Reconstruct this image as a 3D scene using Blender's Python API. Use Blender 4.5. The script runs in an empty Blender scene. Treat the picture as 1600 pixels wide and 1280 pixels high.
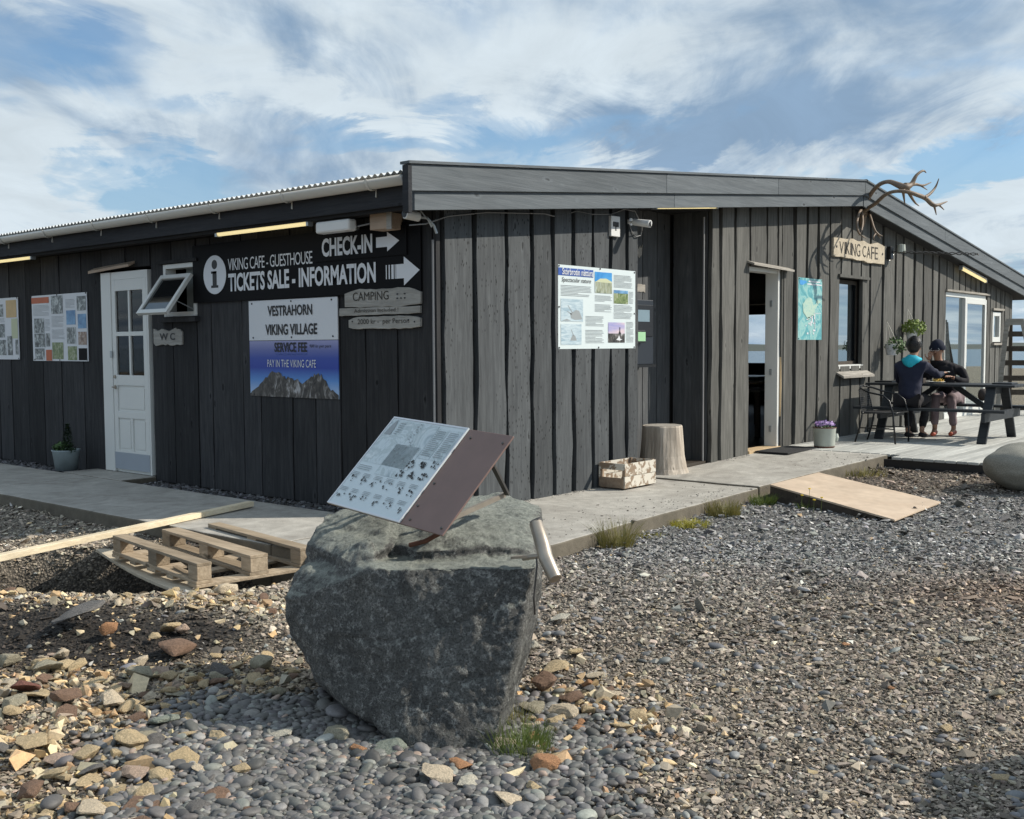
import bpy, bmesh, math, random
import numpy as np
from math import radians, sin, cos, pi, atan, sqrt, tan
from mathutils import Vector, Matrix, noise as mnoise
random.seed(7)
rng = np.random.default_rng(7)
S = bpy.context.scene
COL = S.collection

# ------------------------------------------------------------------ camera
# world axes: X runs along the sunlit cafe front, Y along its shaded left side, origin = the corner's foot
F = 1650.0
PITCH = atan((640 - 541.0) / F); ROLL = radians(-0.31)
DX = np.array([.6445, .7646]); DX /= np.linalg.norm(DX); DY = np.array([-DX[1], DX[0]])
CAM = np.array([-6.4922, -6.3084, 1.45])
def w_dir(v): return np.array([v[:2] @ DX, v[:2] @ DY, v[2]])
_f = np.array([0, cos(PITCH), -sin(PITCH)]); _u = np.array([0, sin(PITCH), cos(PITCH)]); _r = np.array([1., 0, 0])
_r2 = _r * cos(ROLL) + _u * sin(ROLL); _u2 = -_r * sin(ROLL) + _u * cos(ROLL)
def ray(px, py): return w_dir(_f + _r2 * (px - 800) / F - _u2 * (py - 640) / F)
def Z(px, py, z=0.0):
    r = ray(px, py); return CAM + r * (z - CAM[2]) / r[2]
def PB(px, py, off=0.0):
    r = ray(px, py); return CAM + r * (-off - CAM[1]) / r[1]
def PA(px, py, off=0.0):
    r = ray(px, py); return CAM + r * (-off - CAM[0]) / r[0]
def D(px, py, d):
    r = ray(px, py); fw = w_dir(np.array([0, 1., 0])); return CAM + r * d / (r @ fw)
def cw(x, y, z=0.0):        # camera-level metres (right, forward) -> world
    return np.array([CAM[0] + x * DX[0] + y * DX[1], CAM[1] + x * DY[0] + y * DY[1], z])
def wc(X, Y):               # world -> camera-level metres, arrays
    ax = X - CAM[0]; ay = Y - CAM[1]
    return ax * DX[0] + ay * DY[0], ax * DX[1] + ay * DY[1]
cd = bpy.data.cameras.new('camera'); co = bpy.data.objects.new('camera', cd); COL.objects.link(co)
R_, U_, B_ = w_dir(_r2), w_dir(_u2), -w_dir(_f)
M = Matrix(((R_[0], U_[0], B_[0], CAM[0]), (R_[1], U_[1], B_[1], CAM[1]), (R_[2], U_[2], B_[2], CAM[2]), (0, 0, 0, 1)))
co.matrix_world = M
S.cycles.max_bounces = 6; S.cycles.diffuse_bounces = 3; S.cycles.glossy_bounces = 3; S.cycles.transparent_max_bounces = 8; S.cycles.caustics_reflective = False; S.cycles.caustics_refractive = False
cd.sensor_width = 36; cd.lens = F / 1600 * 36; cd.clip_end = 20000; cd.clip_start = .05
S.camera = co

# ------------------------------------------------------------------ sky, sun, exposure
SUN_EL = radians(37)
SUN_H = w_dir(np.array([cos(radians(2)), sin(radians(2)), 0]))      # horizontal direction towards the sun
SUN = np.array([SUN_H[0] * cos(SUN_EL), SUN_H[1] * cos(SUN_EL), sin(SUN_EL)])
sl = bpy.data.lights.new('sun', 'SUN'); sl.energy = 5.0; sl.angle = radians(.5); sl.color = (1, .93, .82)
so = bpy.data.objects.new('sun', sl); COL.objects.link(so)
so.rotation_euler = Vector(SUN).to_track_quat('Z', 'Y').to_euler()
S.view_settings.view_transform = 'Standard'; S.view_settings.look = 'None'
S.view_settings.exposure = 0.0; S.view_settings.gamma = 1; S.view_settings.use_curve_mapping = False

W = bpy.data.worlds.new('World'); S.world = W; W.use_nodes = True
nt = W.node_tree; nt.nodes.clear()
def N(nt, typ, **k):
    n = nt.nodes.new(typ)
    for a, b in k.items():
        if a.startswith('i_'):
            n.inputs[a[2:].replace('_', ' ')].default_value = b
        else: setattr(n, a, b)
    return n
def L(nt, a, b): nt.links.new(a, b)
def mathn(nt, op, a, b=None, c=None, clamp=False):
    n = nt.nodes.new('ShaderNodeMath'); n.operation = op; n.use_clamp = clamp
    for i, v in enumerate((a, b, c)):
        if v is None: continue
        if isinstance(v, (int, float)): n.inputs[i].default_value = v
        else: L(nt, v, n.inputs[i])
    return n.outputs[0]
def mixc(nt, fac, a, b):
    n = nt.nodes.new('ShaderNodeMix'); n.data_type = 'RGBA'
    for s, v in ((n.inputs[0], fac), (n.inputs[6], a), (n.inputs[7], b)):
        if isinstance(v, (int, float)): s.default_value = v
        elif isinstance(v, tuple): s.default_value = (*v, 1) if len(v) == 3 else v
        else: L(nt, v, s)
    return n.outputs[2]
def ramp(nt, src, stops, interp='LINEAR'):
    n = nt.nodes.new('ShaderNodeValToRGB'); n.color_ramp.interpolation = interp
    e = n.color_ramp.elements
    while len(e) < len(stops): e.new(0.5)
    for el, (p, c) in zip(e, stops):
        el.position = p; el.color = (*c, 1) if isinstance(c, tuple) else (c, c, c, 1)
    L(nt, src, n.inputs[0]); return n.outputs[0]
sky = N(nt, 'ShaderNodeTexSky', sky_type='NISHITA', sun_disc=False)
sky.sun_elevation = SUN_EL; sky.sun_rotation = math.atan2(SUN[0], SUN[1]); sky.altitude = 10; sky.air_density = 1.0; sky.dust_density = .6
tc = N(nt, 'ShaderNodeTexCoord')
sep = N(nt, 'ShaderNodeSeparateXYZ'); L(nt, tc.outputs['Generated'], sep.inputs[0])
zz = mathn(nt, 'MAXIMUM', sep.outputs[2], 0.0)
den = mathn(nt, 'ADD', zz, 0.13)
# cloud deck seen in perspective; u across, v along the wind
fwd = w_dir(np.array([0, 1., 0])); rgt = w_dir(np.array([1., 0, 0]))
def dotxy(v):
    a = mathn(nt, 'MULTIPLY', sep.outputs[0], float(v[0])); return mathn(nt, 'MULTIPLY_ADD', sep.outputs[1], float(v[1]), a)
u = mathn(nt, 'DIVIDE', dotxy(rgt), den); v = mathn(nt, 'DIVIDE', dotxy(fwd), den)
comb = N(nt, 'ShaderNodeCombineXYZ'); L(nt, u, comb.inputs[0]); L(nt, v, comb.inputs[1])
def cloud_noise(sc, rot, loc, scale, detail, rough, dist):
    mp = N(nt, 'ShaderNodeMapping'); mp.inputs['Rotation'].default_value = (0, 0, radians(rot)); mp.inputs['Location'].default_value = loc
    mp.inputs['Scale'].default_value = sc; L(nt, comb.outputs[0], mp.inputs[0])
    n = N(nt, 'ShaderNodeTexNoise'); n.inputs['Scale'].default_value = scale; n.inputs['Detail'].default_value = detail
    n.inputs['Roughness'].default_value = rough; n.inputs['Distortion'].default_value = dist
    L(nt, mp.outputs[0], n.inputs[0]); return n.outputs[0]
n1 = cloud_noise((1, .75, 1), 28, (3.1, 1.7, 0), .9, 9, .52, .9)
n2 = cloud_noise((1, .45, 1), 24, (8.1, 4.2, 3), 1.3, 8, .55, 1.2)
n3 = cloud_noise((1, .7, 1), -14, (1.1, 9.2, 5), 2.6, 11, .64, .8)
n4 = cloud_noise((1, .35, 1), 18, (5.1, 2.2, 7), 3.2, 10, .6, 1.4)
az = mathn(nt, 'ARCTAN2', dotxy(rgt), dotxy(fwd)); el = mathn(nt, 'ARCSINE', sep.outputs[2])
# wobble the cloud bank outlines
wob = mathn(nt, 'MULTIPLY_ADD', cloud_noise((1, 1, 1), 0, (4, 2, 9), 2.2, 7, .55, .4), .26, -.13)
wob2 = mathn(nt, 'MULTIPLY_ADD', n3, .12, -.06)
azw = mathn(nt, 'ADD', az, wob); elw = mathn(nt, 'ADD', el, wob2)
def bank(px, py, rx, ry, amp, tilt=0):
    d = w_dir(_f + _r2 * (px - 800) / F - _u2 * (py - 640) / F); d = d / np.linalg.norm(d)
    a0 = math.atan2(d[:2] @ rgt[:2], d[:2] @ fwd[:2]); e0 = math.asin(d[2])
    da = mathn(nt, 'SUBTRACT', azw, a0); de = mathn(nt, 'SUBTRACT', elw, e0)
    ct, st = cos(radians(tilt)), sin(radians(tilt))
    p = mathn(nt, 'MULTIPLY_ADD', da, ct, mathn(nt, 'MULTIPLY', de, st)); q = mathn(nt, 'MULTIPLY_ADD', de, ct, mathn(nt, 'MULTIPLY', da, -st))
    p = mathn(nt, 'DIVIDE', p, rx / F); q = mathn(nt, 'DIVIDE', q, ry / F)
    s = mathn(nt, 'ADD', mathn(nt, 'MULTIPLY', p, p), mathn(nt, 'MULTIPLY', q, q))
    g = mathn(nt, 'EXPONENT', mathn(nt, 'MULTIPLY', s, -1.0)); return mathn(nt, 'MULTIPLY', g, amp)
def total(lst):
    t = lst[0]
    for x in lst[1:]: t = mathn(nt, 'ADD', t, x)
    return t
# clear blue openings (negative) and thick white cloud (positive)
cover = total([mathn(nt, 'MULTIPLY_ADD', n1, 1.9, -.48), mathn(nt, 'MULTIPLY_ADD', n3, .75, -.34), mathn(nt, 'MULTIPLY_ADD', n4, .6, -.22), bank(1000, 235, 420, 26, .35, 2), bank(330, 215, 200, 22, .45, -10), bank(90, 330, 140, 40, .5), bank(235, 290, 170, 65, -.9, 5), bank(560, 215, 170, 45, -.75, -14), bank(800, 215, 150, 60, -.75, 0),
    bank(700, 150, 70, 90, -.3), bank(60, 75, 130, 50, -.6, 8), bank(1500, 270, 150, 50, -.9, 22), bank(1560, 480, 120, 60, -.45, 0), bank(760, 20, 120, 60, -.45), bank(560, 150, 260, 50, .45, -14),
    bank(60, 250, 120, 130, .45), bank(300, 40, 160, 90, .3, 0), bank(960, 80, 200, 70, .45, 0), bank(1250, 90, 350, 130, .5), bank(1550, 350, 120, 70, 1.1, 20), bank(1130, 255, 240, 25, .4),bank(620,260,60,30,.4)])
cov = ramp(nt, cover, [(.08, 0.12), (.36, .5), (.66, 1.0)], 'EASE')
# grey-blue undersides
shade = total([mathn(nt, 'MULTIPLY_ADD', n2, 1.7, -.60), mathn(nt, 'MULTIPLY_ADD', n4, 1.1, -.48), bank(1300, 60, 320, 110, .32, 22), bank(1130, 205, 260, 45, .42, 0), bank(430, 70, 160, 60, .12, -25), bank(560, 160, 150, 22, -.45, -14), bank(230, 150, 130, 45, -.3),
    bank(920, 75, 150, 50, -.35), bank(1230, 5, 60, 16, -.2), bank(1560, 320, 130, 40, -.35, 25), bank(60, 280, 120, 100, -.25), bank(1000, 255, 300, 18, -.3), bank(30, 30, 120, 40, .25), bank(1550, 210, 80, 25, .25)])
shd = ramp(nt, shade, [(.05, 0.0), (.75, 1.0)], 'EASE')
cloudc = mixc(nt, shd, (.76, .865, .94), (.30, .44, .62))
white = ramp(nt, mathn(nt, 'MULTIPLY_ADD', n3, 1.0, 0), [(.3, .90), (.68, 1.06)])
mul = N(nt, 'ShaderNodeVectorMath', operation='MULTIPLY'); L(nt, cloudc, mul.inputs[0]); L(nt, white, mul.inputs[1])
bsky = N(nt, 'ShaderNodeBackground'); bsky.inputs[1].default_value = .11
# the clear sky behind the clouds carries thin veil, so it never gets darker than this
skyc = N(nt, 'ShaderNodeVectorMath', operation='MULTIPLY'); L(nt, sky.outputs[0], skyc.inputs[0]); skyc.inputs[1].default_value = (.85, 1.08, 1.22)
hz_f = ramp(nt, el, [(.0, 1.0), (.20, 0.0)])
hzm = mixc(nt, hz_f, skyc.outputs[0], (2.9, 4.3, 5.9)); L(nt, hzm, bsky.inputs[0])
bcl = N(nt, 'ShaderNodeBackground'); bcl.inputs[1].default_value = .90; L(nt, mul.outputs[0], bcl.inputs[0])
mx = N(nt, 'ShaderNodeMixShader'); L(nt, cov, mx.inputs[0]); L(nt, bsky.outputs[0], mx.inputs[1]); L(nt, bcl.outputs[0], mx.inputs[2])
wo = N(nt, 'ShaderNodeOutputWorld'); L(nt, mx.outputs[0], wo.inputs[0])

# ------------------------------------------------------------------ material helpers
MATS = {}
def newmat(name):
    m = bpy.data.materials.new(name); m.use_nodes = True; t = m.node_tree
    b = t.nodes['Principled BSDF']; MATS[name] = m; return m, t, b
def coords(t, scale=(1, 1, 1), rnd=True, kind='Object'):
    c = N(t, 'ShaderNodeTexCoord'); mp = N(t, 'ShaderNodeMapping'); mp.inputs['Scale'].default_value = scale
    L(t, c.outputs[kind], mp.inputs[0])
    if rnd:
        oi = N(t, 'ShaderNodeObjectInfo'); ml = N(t, 'ShaderNodeVectorMath', operation='SCALE'); ml.inputs[0].default_value = (37, 91, 53)
        L(t, oi.outputs['Random'], ml.inputs['Scale']); L(t, ml.outputs[0], mp.inputs['Location'])
    return mp.outputs[0]
def noise(t, vec, scale, detail=4, rough=.55, dist=0):
    n = N(t, 'ShaderNodeTexNoise'); n.inputs['Scale'].default_value = scale; n.inputs['Detail'].default_value = detail
    n.inputs['Roughness'].default_value = rough; n.inputs['Distortion'].default_value = dist; L(t, vec, n.inputs[0]); return n.outputs[0]
def bump(t, b, h, strength=.4, dist=.01):
    n = N(t, 'ShaderNodeBump'); n.inputs['Strength'].default_value = strength; n.inputs['Distance'].default_value = dist
    L(t, h, n.inputs['Height']); L(t, n.outputs[0], b.inputs['Normal'])
def simple(name, col, rough=.6, metal=0, var=.15, scale=6, bmp=.0, spec=.5):
    m, t, b = newmat(name); v = coords(t); n = noise(t, v, scale, 6, .6)
    c0 = tuple(x * (1 - var) for x in col); c1 = tuple(min(1, x * (1 + var)) for x in col)
    L(t, mixc(t, n, c0, c1), b.inputs['Base Color']); b.inputs['Roughness'].default_value = rough
    b.inputs['Metallic'].default_value = metal; b.inputs['Specular IOR Level'].default_value = spec
    if bmp: bump(t, b, n, bmp)
    return m
def wood(name, c0, c1, stretch=(9, 9, .7), scale=3.2, rough=.75, vary=.35, knots=True, bmp=.5, holes=False, spec=.3):
    """stained or bare timber: streaky grain along the long axis, knots, per-board tone"""
    m, t, b = newmat(name); v = coords(t, stretch)
    g = noise(t, v, scale, 8, .62, .6); g2 = noise(t, coords(t, tuple(s * 4 for s in stretch)), scale, 3, .5)
    big = noise(t, coords(t, tuple(s * .16 + .35 for s in stretch)), 1.4, 4, .6)
    f = mathn(t, 'MULTIPLY_ADD', g, 1.8, -.4, True); c = mixc(t, f, c0, c1)
    oi = N(t, 'ShaderNodeObjectInfo'); tone = mathn(t, 'MULTIPLY_ADD', oi.outputs['Random'], vary, 1 - vary / 2)
    tone = mathn(t, 'MULTIPLY', tone, mathn(t, 'MULTIPLY_ADD', big, .9, .55))
    tone = mathn(t, 'MULTIPLY', tone, mathn(t, 'MULTIPLY_ADD', g2, .35, .83))
    h = mathn(t, 'MULTIPLY_ADD', g2, .5, g)
    if knots:
        vo = N(t, 'ShaderNodeTexVoronoi'); vo.inputs['Scale'].default_value = 1.0; vo.inputs['Randomness'].default_value = 1
        long = min(stretch); sc = tuple(2.1 if s == long else 5.5 for s in stretch)
        nz = noise(t, coords(t, (1, 1, 1)), 9, 3); ad = N(t, 'ShaderNodeVectorMath', operation='ADD')
        L(t, coords(t, sc), ad.inputs[0]); sc2 = N(t, 'ShaderNodeVectorMath', operation='SCALE'); sc2.inputs['Scale'].default_value = .25
        L(t, nz, sc2.inputs[0]); L(t, sc2.outputs[0], ad.inputs[1]); L(t, ad.outputs[0], vo.inputs['Vector'])
        k = ramp(t, vo.outputs[0], [(.05, .35), (.11, 1.25), (.19, 1.0)]); tone = mathn(t, 'MULTIPLY', tone, k)
        h = mathn(t, 'MULTIPLY', h, ramp(t, vo.outputs[0], [(.04, .55), (.14, 1.0)]))
    if holes:
        vo = N(t, 'ShaderNodeTexVoronoi'); vo.inputs['Scale'].default_value = 1
        long = min(stretch); L(t, coords(t, tuple(13 if s == long else 38 for s in stretch)), vo.inputs['Vector'])
        patch = ramp(t, noise(t, coords(t, tuple(.9 if s == long else 3 for s in stretch)), 1.0, 2), [(.44, 0.0), (.52, 1.0)])
        k = ramp(t, vo.outputs[0], [(.15, .08), (.22, 1.0)]); k = mathn(t, 'ADD', k, mathn(t, 'SUBTRACT', 1, patch), None, True)
        tone = mathn(t, 'MULTIPLY', tone, k)
    hs = N(t, 'ShaderNodeVectorMath', operation='SCALE'); L(t, c, hs.inputs[0]); L(t, tone, hs.inputs['Scale'])
    L(t, hs.outputs[0], b.inputs['Base Color']); b.inputs['Roughness'].default_value = rough; b.inputs['Specular IOR Level'].default_value = spec
    bump(t, b, h, bmp, .006); return m
# stained cladding. Blue-black fresh stain near the corner, browner and more weathered further along
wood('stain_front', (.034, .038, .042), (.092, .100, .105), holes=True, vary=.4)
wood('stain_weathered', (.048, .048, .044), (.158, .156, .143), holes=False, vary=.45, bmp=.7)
wood('stain_side_shade', (.022, .023, .026), (.058, .058, .059), vary=.7, spec=.15)  # same cladding stain, darkened to deepen the shade on the side wall
simple('backing_black', (.012, .012, .013), .9)  # blackened so the gaps between the front boards read as deep shade
wood('fascia_black', (.022, .024, .028), (.045, .047, .052), (9, .5, 9), vary=.1, spec=.15)
wood('barge_grey', (.080, .095, .107), (.145, .162, .175), (.45, 9, 9), vary=.15, bmp=.5)
wood('grey_wood', (.22, .20, .17), (.48, .45, .40), (.8, 9, 9), vary=.2)
wood('grey_wood_side', (.2, .19, .17), (.42, .41, .38), (9, .8, 9), vary=.2)
wood('pallet_wood', (.20, .15, .10), (.48, .39, .28), (7, .6, 7), vary=.5, bmp=.8)
wood('new_pine', (.60, .49, .32), (.80, .70, .52), (2, 7, 7), vary=.15, rough=.6)
wood('ply_wood', (.42, .36, .27), (.66, .58, .45), (6, .6, 6), vary=.15, knots=False)
wood('ramp_ply', (.48, .37, .27), (.62, .50, .38), (1.2, 1.5, 1), scale=2, vary=.1, knots=False, bmp=.15)
wood('dark_timber', (.04, .032, .026), (.09, .075, .06), (.8, 6, 6), vary=.2)
wood('deck_wood', (.33, .33, .31), (.54, .54, .50), (.5, 8, 8), vary=.28, knots=False)
wood('table_wood', (.018, .021, .025), (.04, .045, .05), (9, .6, 9), vary=.15, knots=False, rough=.5)
wood('stump_wood', (.26, .21, .16), (.60, .54, .46), (7, 7, .8), scale=2.2, vary=0, bmp=1.0)
wood('door_wood', (.42, .30, .17), (.58, .44, .27), (7, 7, .6), vary=.1)
wood('drip_wood', (.40, .30, .22), (.55, .43, .33), (7, .6, 7), vary=.1)
simple('white_paint', (.72, .73, .70), .35, var=.05, scale=3)
simple('white_plastic', (.72, .72, .70), .3, var=.04)
simple('gutter_pvc', (.66, .64, .58), .3, var=.06, scale=2)
simple('kick_grey', (.34, .38, .43), .35, var=.06)
simple('roof_zinc', (.62, .64, .64), .45, .1, var=.1)
simple('galvanised', (.42, .45, .46), .42, .55, var=.25, scale=4)
simple('zinc_pot', (.30, .36, .38), .5, .3, var=.3, scale=9)
simple('rusty_enamel', (.42, .45, .40), .5, 0, var=.2, scale=8)
simple('rust', (.12, .05, .03), .85, 0, var=.4, scale=20)
simple('rust_plate', (.21, .135, .115), .55, .1, var=.2, scale=7)
simple('steel', (.40, .35, .29), .42, .65, var=.35, scale=14)
simple('dark_steel', (.10, .095, .09), .5, .6, var=.3, scale=12)
simple('black_metal', (.014, .015, .017), .35, .3)
simple('black_plastic', (.012, .013, .016), .35)
simple('machine_navy', (.018, .024, .034), .4)
wood('stain_recess', (.045, .048, .052), (.11, .115, .118), vary=.3)
simple('black_sign', (.005, .005, .006), .6, var=.1, spec=.12)
simple('sign_white', (.70, .72, .75), .4, var=.03)
simple('panel_white', (.66, .74, .75), .3, var=.03)
simple('map_white', (.62, .70, .72), .28, var=.06)
simple('ink_black', (.012, .012, .014), .5)
simple('ink_grey', (.30, .33, .34), .5)
simple('ink_blue', (.03, .09, .36), .45)
simple('ink_orange', (.52, .13, .05), .5, var=.2)
simple('ink_tan', (.60, .42, .20), .5, var=.25, scale=8)
simple('ink_pale_green', (.55, .58, .38), .5, var=.1)
simple('screen_grey', (.20, .28, .33), .2)
simple('green_plastic', (.35, .62, .36), .4)
simple('rubber_mat', (.02, .02, .021), .9, bmp=.5, scale=60)
simple('mortar_dark', (.05, .045, .04), .9)
simple('chalk_dark', (.05, .045, .038), .9)
simple('bone', (.20, .145, .10), .6, var=.65, scale=9)
simple('skin', (.42, .23, .15), .5, var=.08)
simple('hair_black', (.008, .007, .007), .45)
simple('navy_cloth', (.010, .013, .034), .85, var=.25, bmp=.3, scale=14)
simple('navy_knit', (.006, .010, .026), .9, var=.25)
simple('black_cloth', (.008, .007, .010), .9, var=.3, bmp=.3, scale=14)
simple('cyan_cloth', (.015, .42, .55), .7, var=.3, scale=16)
simple('dark_trousers', (.016, .014, .016), .85)
simple('pink_trousers', (.22, .165, .175), .85, var=.15, bmp=.3, scale=12)
simple('grey_bag', (.055, .045, .04), .8)
simple('orange_shoe', (.45, .09, .05), .6)
simple('pink_print', (.35, .08, .16), .7)
simple('ceramic', (.8, .8, .78), .25, var=.02)
simple('chips', (.70, .50, .14), .6, var=.3, scale=60)
simple('leaf_green', (.06, .12, .03), .6, var=.5, scale=30)
simple('leaf_dark', (.02, .045, .018), .6, var=.5, scale=30)
simple('leaf_light', (.20, .27, .06), .6, var=.4, scale=30)
simple('petal', (.48, .34, .62), .6, var=.45, scale=40)
simple('petal_yellow', (.7, .48, .03), .6)
simple('curtain', (.50, .38, .22), .9, var=.45, scale=5)
simple('grey_curtain', (.22, .24, .23), .9, var=.1)
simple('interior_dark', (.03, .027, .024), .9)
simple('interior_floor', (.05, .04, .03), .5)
simple('twine', (.5, .48, .42), .8)
simple('cable_grey', (.25, .25, .25), .6)
simple('far_land', (.055, .066, .052), .95, var=.4, scale=.02)
def leafmat(name, c0, c1, scale=60):
    m, t, b = newmat(name); n = noise(t, coords(t), scale, 3)
    oi = N(t, 'ShaderNodeObjectInfo'); L(t, mixc(t, n, c0, c1), b.inputs['Base Color']); b.inputs['Roughness'].default_value = .6
    tr = N(t, 'ShaderNodeBsdfTranslucent'); L(t, mixc(t, n, c0, c1), tr.inputs[0]); m2 = N(t, 'ShaderNodeMixShader'); m2.inputs[0].default_value = .35
    L(t, b.outputs[0], m2.inputs[1]); L(t, tr.outputs[0], m2.inputs[2]); L(t, m2.outputs[0], t.nodes['Material Output'].inputs[0])
leafmat('grass_dry', (.10, .13, .03), (.32, .25, .09), 8)
leafmat('grass_green', (.06, .11, .02), (.20, .24, .06), 8)
leafmat('moss_yellow', (.26, .28, .04), (.5, .42, .07), 14)
def emit(name, col, s):
    m, t, b = newmat(name); b.inputs['Base Color'].default_value = (*col, 1); b.inputs['Emission Color'].default_value = (*col, 1); b.inputs['Emission Strength'].default_value = s
emit('tube_light', (1.0, .82, .42), .75)
def glassmat(name, tint, refl, rough=.02):
    m, t, b = newmat(name); b.inputs['Base Color'].default_value = (*tint, 1); b.inputs['Roughness'].default_value = rough
    b.inputs['Specular IOR Level'].default_value = .8; b.inputs['IOR'].default_value = 1.6
    g = N(t, 'ShaderNodeBsdfGlossy'); g.inputs['Roughness'].default_value = rough; g.inputs[0].default_value = (.9, .97, .97, 1)
    mxs = N(t, 'ShaderNodeMixShader'); mxs.inputs[0].default_value = refl
    L(t, b.outputs[0], mxs.inputs[1]); L(t, g.outputs[0], mxs.inputs[2]); L(t, mxs.outputs[0], t.nodes['Material Output'].inputs[0])
glassmat('window_glass', (.02, .025, .03), .62)
glassmat('dark_glass', (.012, .013, .014), .06)
def clearglass(name):
    m, t, b = newmat(name); tr = N(t, 'ShaderNodeBsdfTransparent'); g = N(t, 'ShaderNodeBsdfGlossy'); g.inputs['Roughness'].default_value = .02
    fr = N(t, 'ShaderNodeFresnel'); fr.inputs[0].default_value = 1.5
    mxs = N(t, 'ShaderNodeMixShader'); L(t, fr.outputs[0], mxs.inputs[0]); L(t, tr.outputs[0], mxs.inputs[1]); L(t, g.outputs[0], mxs.inputs[2])
    L(t, mxs.outputs[0], t.nodes['Material Output'].inputs[0])
clearglass('clear_glass')
def concrete(name, c0, c1):
    m, t, b = newmat(name); v = coords(t, rnd=False)
    a = noise(t, v, 1.4, 10, .72, 1.2); s = noise(t, v, 90, 3, .7); l = noise(t, v, 9, 6, .6)
    f = mathn(t, 'MULTIPLY_ADD', a, 2.4, -.7, True); c = mixc(t, f, c0, c1)
    k = mathn(t, 'MULTIPLY', mathn(t, 'MULTIPLY_ADD', s, .7, .65), mathn(t, 'MULTIPLY_ADD', l, .7, .65))
    hs = N(t, 'ShaderNodeVectorMath', operation='SCALE'); L(t, c, hs.inputs[0]); L(t, k, hs.inputs['Scale'])
    L(t, hs.outputs[0], b.inputs['Base Color']); b.inputs['Roughness'].default_value = .9; bump(t, b, mathn(t, 'MULTIPLY_ADD', l, 2.0, s), .5, .006)
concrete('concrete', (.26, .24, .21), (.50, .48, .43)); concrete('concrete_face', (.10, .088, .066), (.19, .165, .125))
# photographs printed on the boards
def picture(name, stops, scale=9, stretch=(1, 1, 1), dist=1.0):
    m, t, b = newmat(name); n = noise(t, coords(t, stretch, True), scale, 6, .6, dist)
    L(t, ramp(t, n, stops), b.inputs['Base Color']); b.inputs['Roughness'].default_value = .35
picture('print_mono', [(.35, (.03, .035, .035)), (.5, (.18, .2, .2)), (.62, (.55, .58, .57))], 14)
picture('print_sea', [(.3, (.28, .40, .48)), (.5, (.45, .56, .62)), (.7, (.6, .7, .74))], 7, (1, 1, 5))
picture('print_blue', [(.3, (.03, .12, .3)), (.6, (.2, .4, .62))], 6)
picture('print_skyblue', [(.3, (.02, .2, .55)), (.6, (.08, .36, .72))], 4)
picture('print_green', [(.3, (.05, .09, .03)), (.5, (.2, .26, .1)), (.7, (.5, .5, .4))], 16)
picture('print_brown', [(.3, (.07, .04, .03)), (.5, (.3, .2, .15)), (.7, (.55, .5, .45))], 18)
picture('print_reeds', [(.3, (.10, .14, .10)), (.5, (.34, .36, .25)), (.7, (.5, .6, .6))], 16, (1, 1, .5))
picture('print_dusk', [(.3, (.1, .12, .35)), (.5, (.35, .35, .6)), (.7, (.75, .6, .6))], 2.5, (.3, .3, 2))
picture('print_teal', [(.3, (.06, .26, .30)), (.48, (.14, .42, .45)), (.56, (.32, .55, .52)), (.72, (.12, .40, .44))], 3.5, (1, 1, 1), 2.5)
picture('print_teal_pale', [(.3, (.30, .52, .48)), (.5, (.48, .62, .5)), (.7, (.25, .5, .48))], 9, (1, 1, 1), 2)
picture('print_map', [(.3, (.34, .42, .45)), (.47, (.60, .68, .70)), (.56, (.42, .50, .51)), (.7, (.66, .72, .73))], 5, (1, 1, 1), 3)
picture('print_rock', [(.32, (.01, .01, .012)), (.5, (.06, .055, .05)), (.58, (.18, .17, .16)), (.68, (.5, .5, .52))], 12, (1, 1, .5), 1.5)
def gradprint(name, axis_range, stops):
    m, t, b = newmat(name); c = N(t, 'ShaderNodeTexCoord'); s = N(t, 'ShaderNodeSeparateXYZ'); L(t, c.outputs['Object'], s.inputs[0])
    lo, hi = axis_range; f = mathn(t, 'DIVIDE', mathn(t, 'SUBTRACT', s.outputs[2], lo), hi - lo)
    L(t, ramp(t, f, stops), b.inputs['Base Color']); b.inputs['Roughness'].default_value = .35
gradprint('print_dusk_sky', (.98, 1.52), [(0, (.45, .60, .80)), (.28, (.10, .28, .66)), (.5, (.015, .05, .36)), (.68, (.03, .07, .38)), (.82, (.13, .16, .42)), (1, (.33, .34, .56))])

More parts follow.
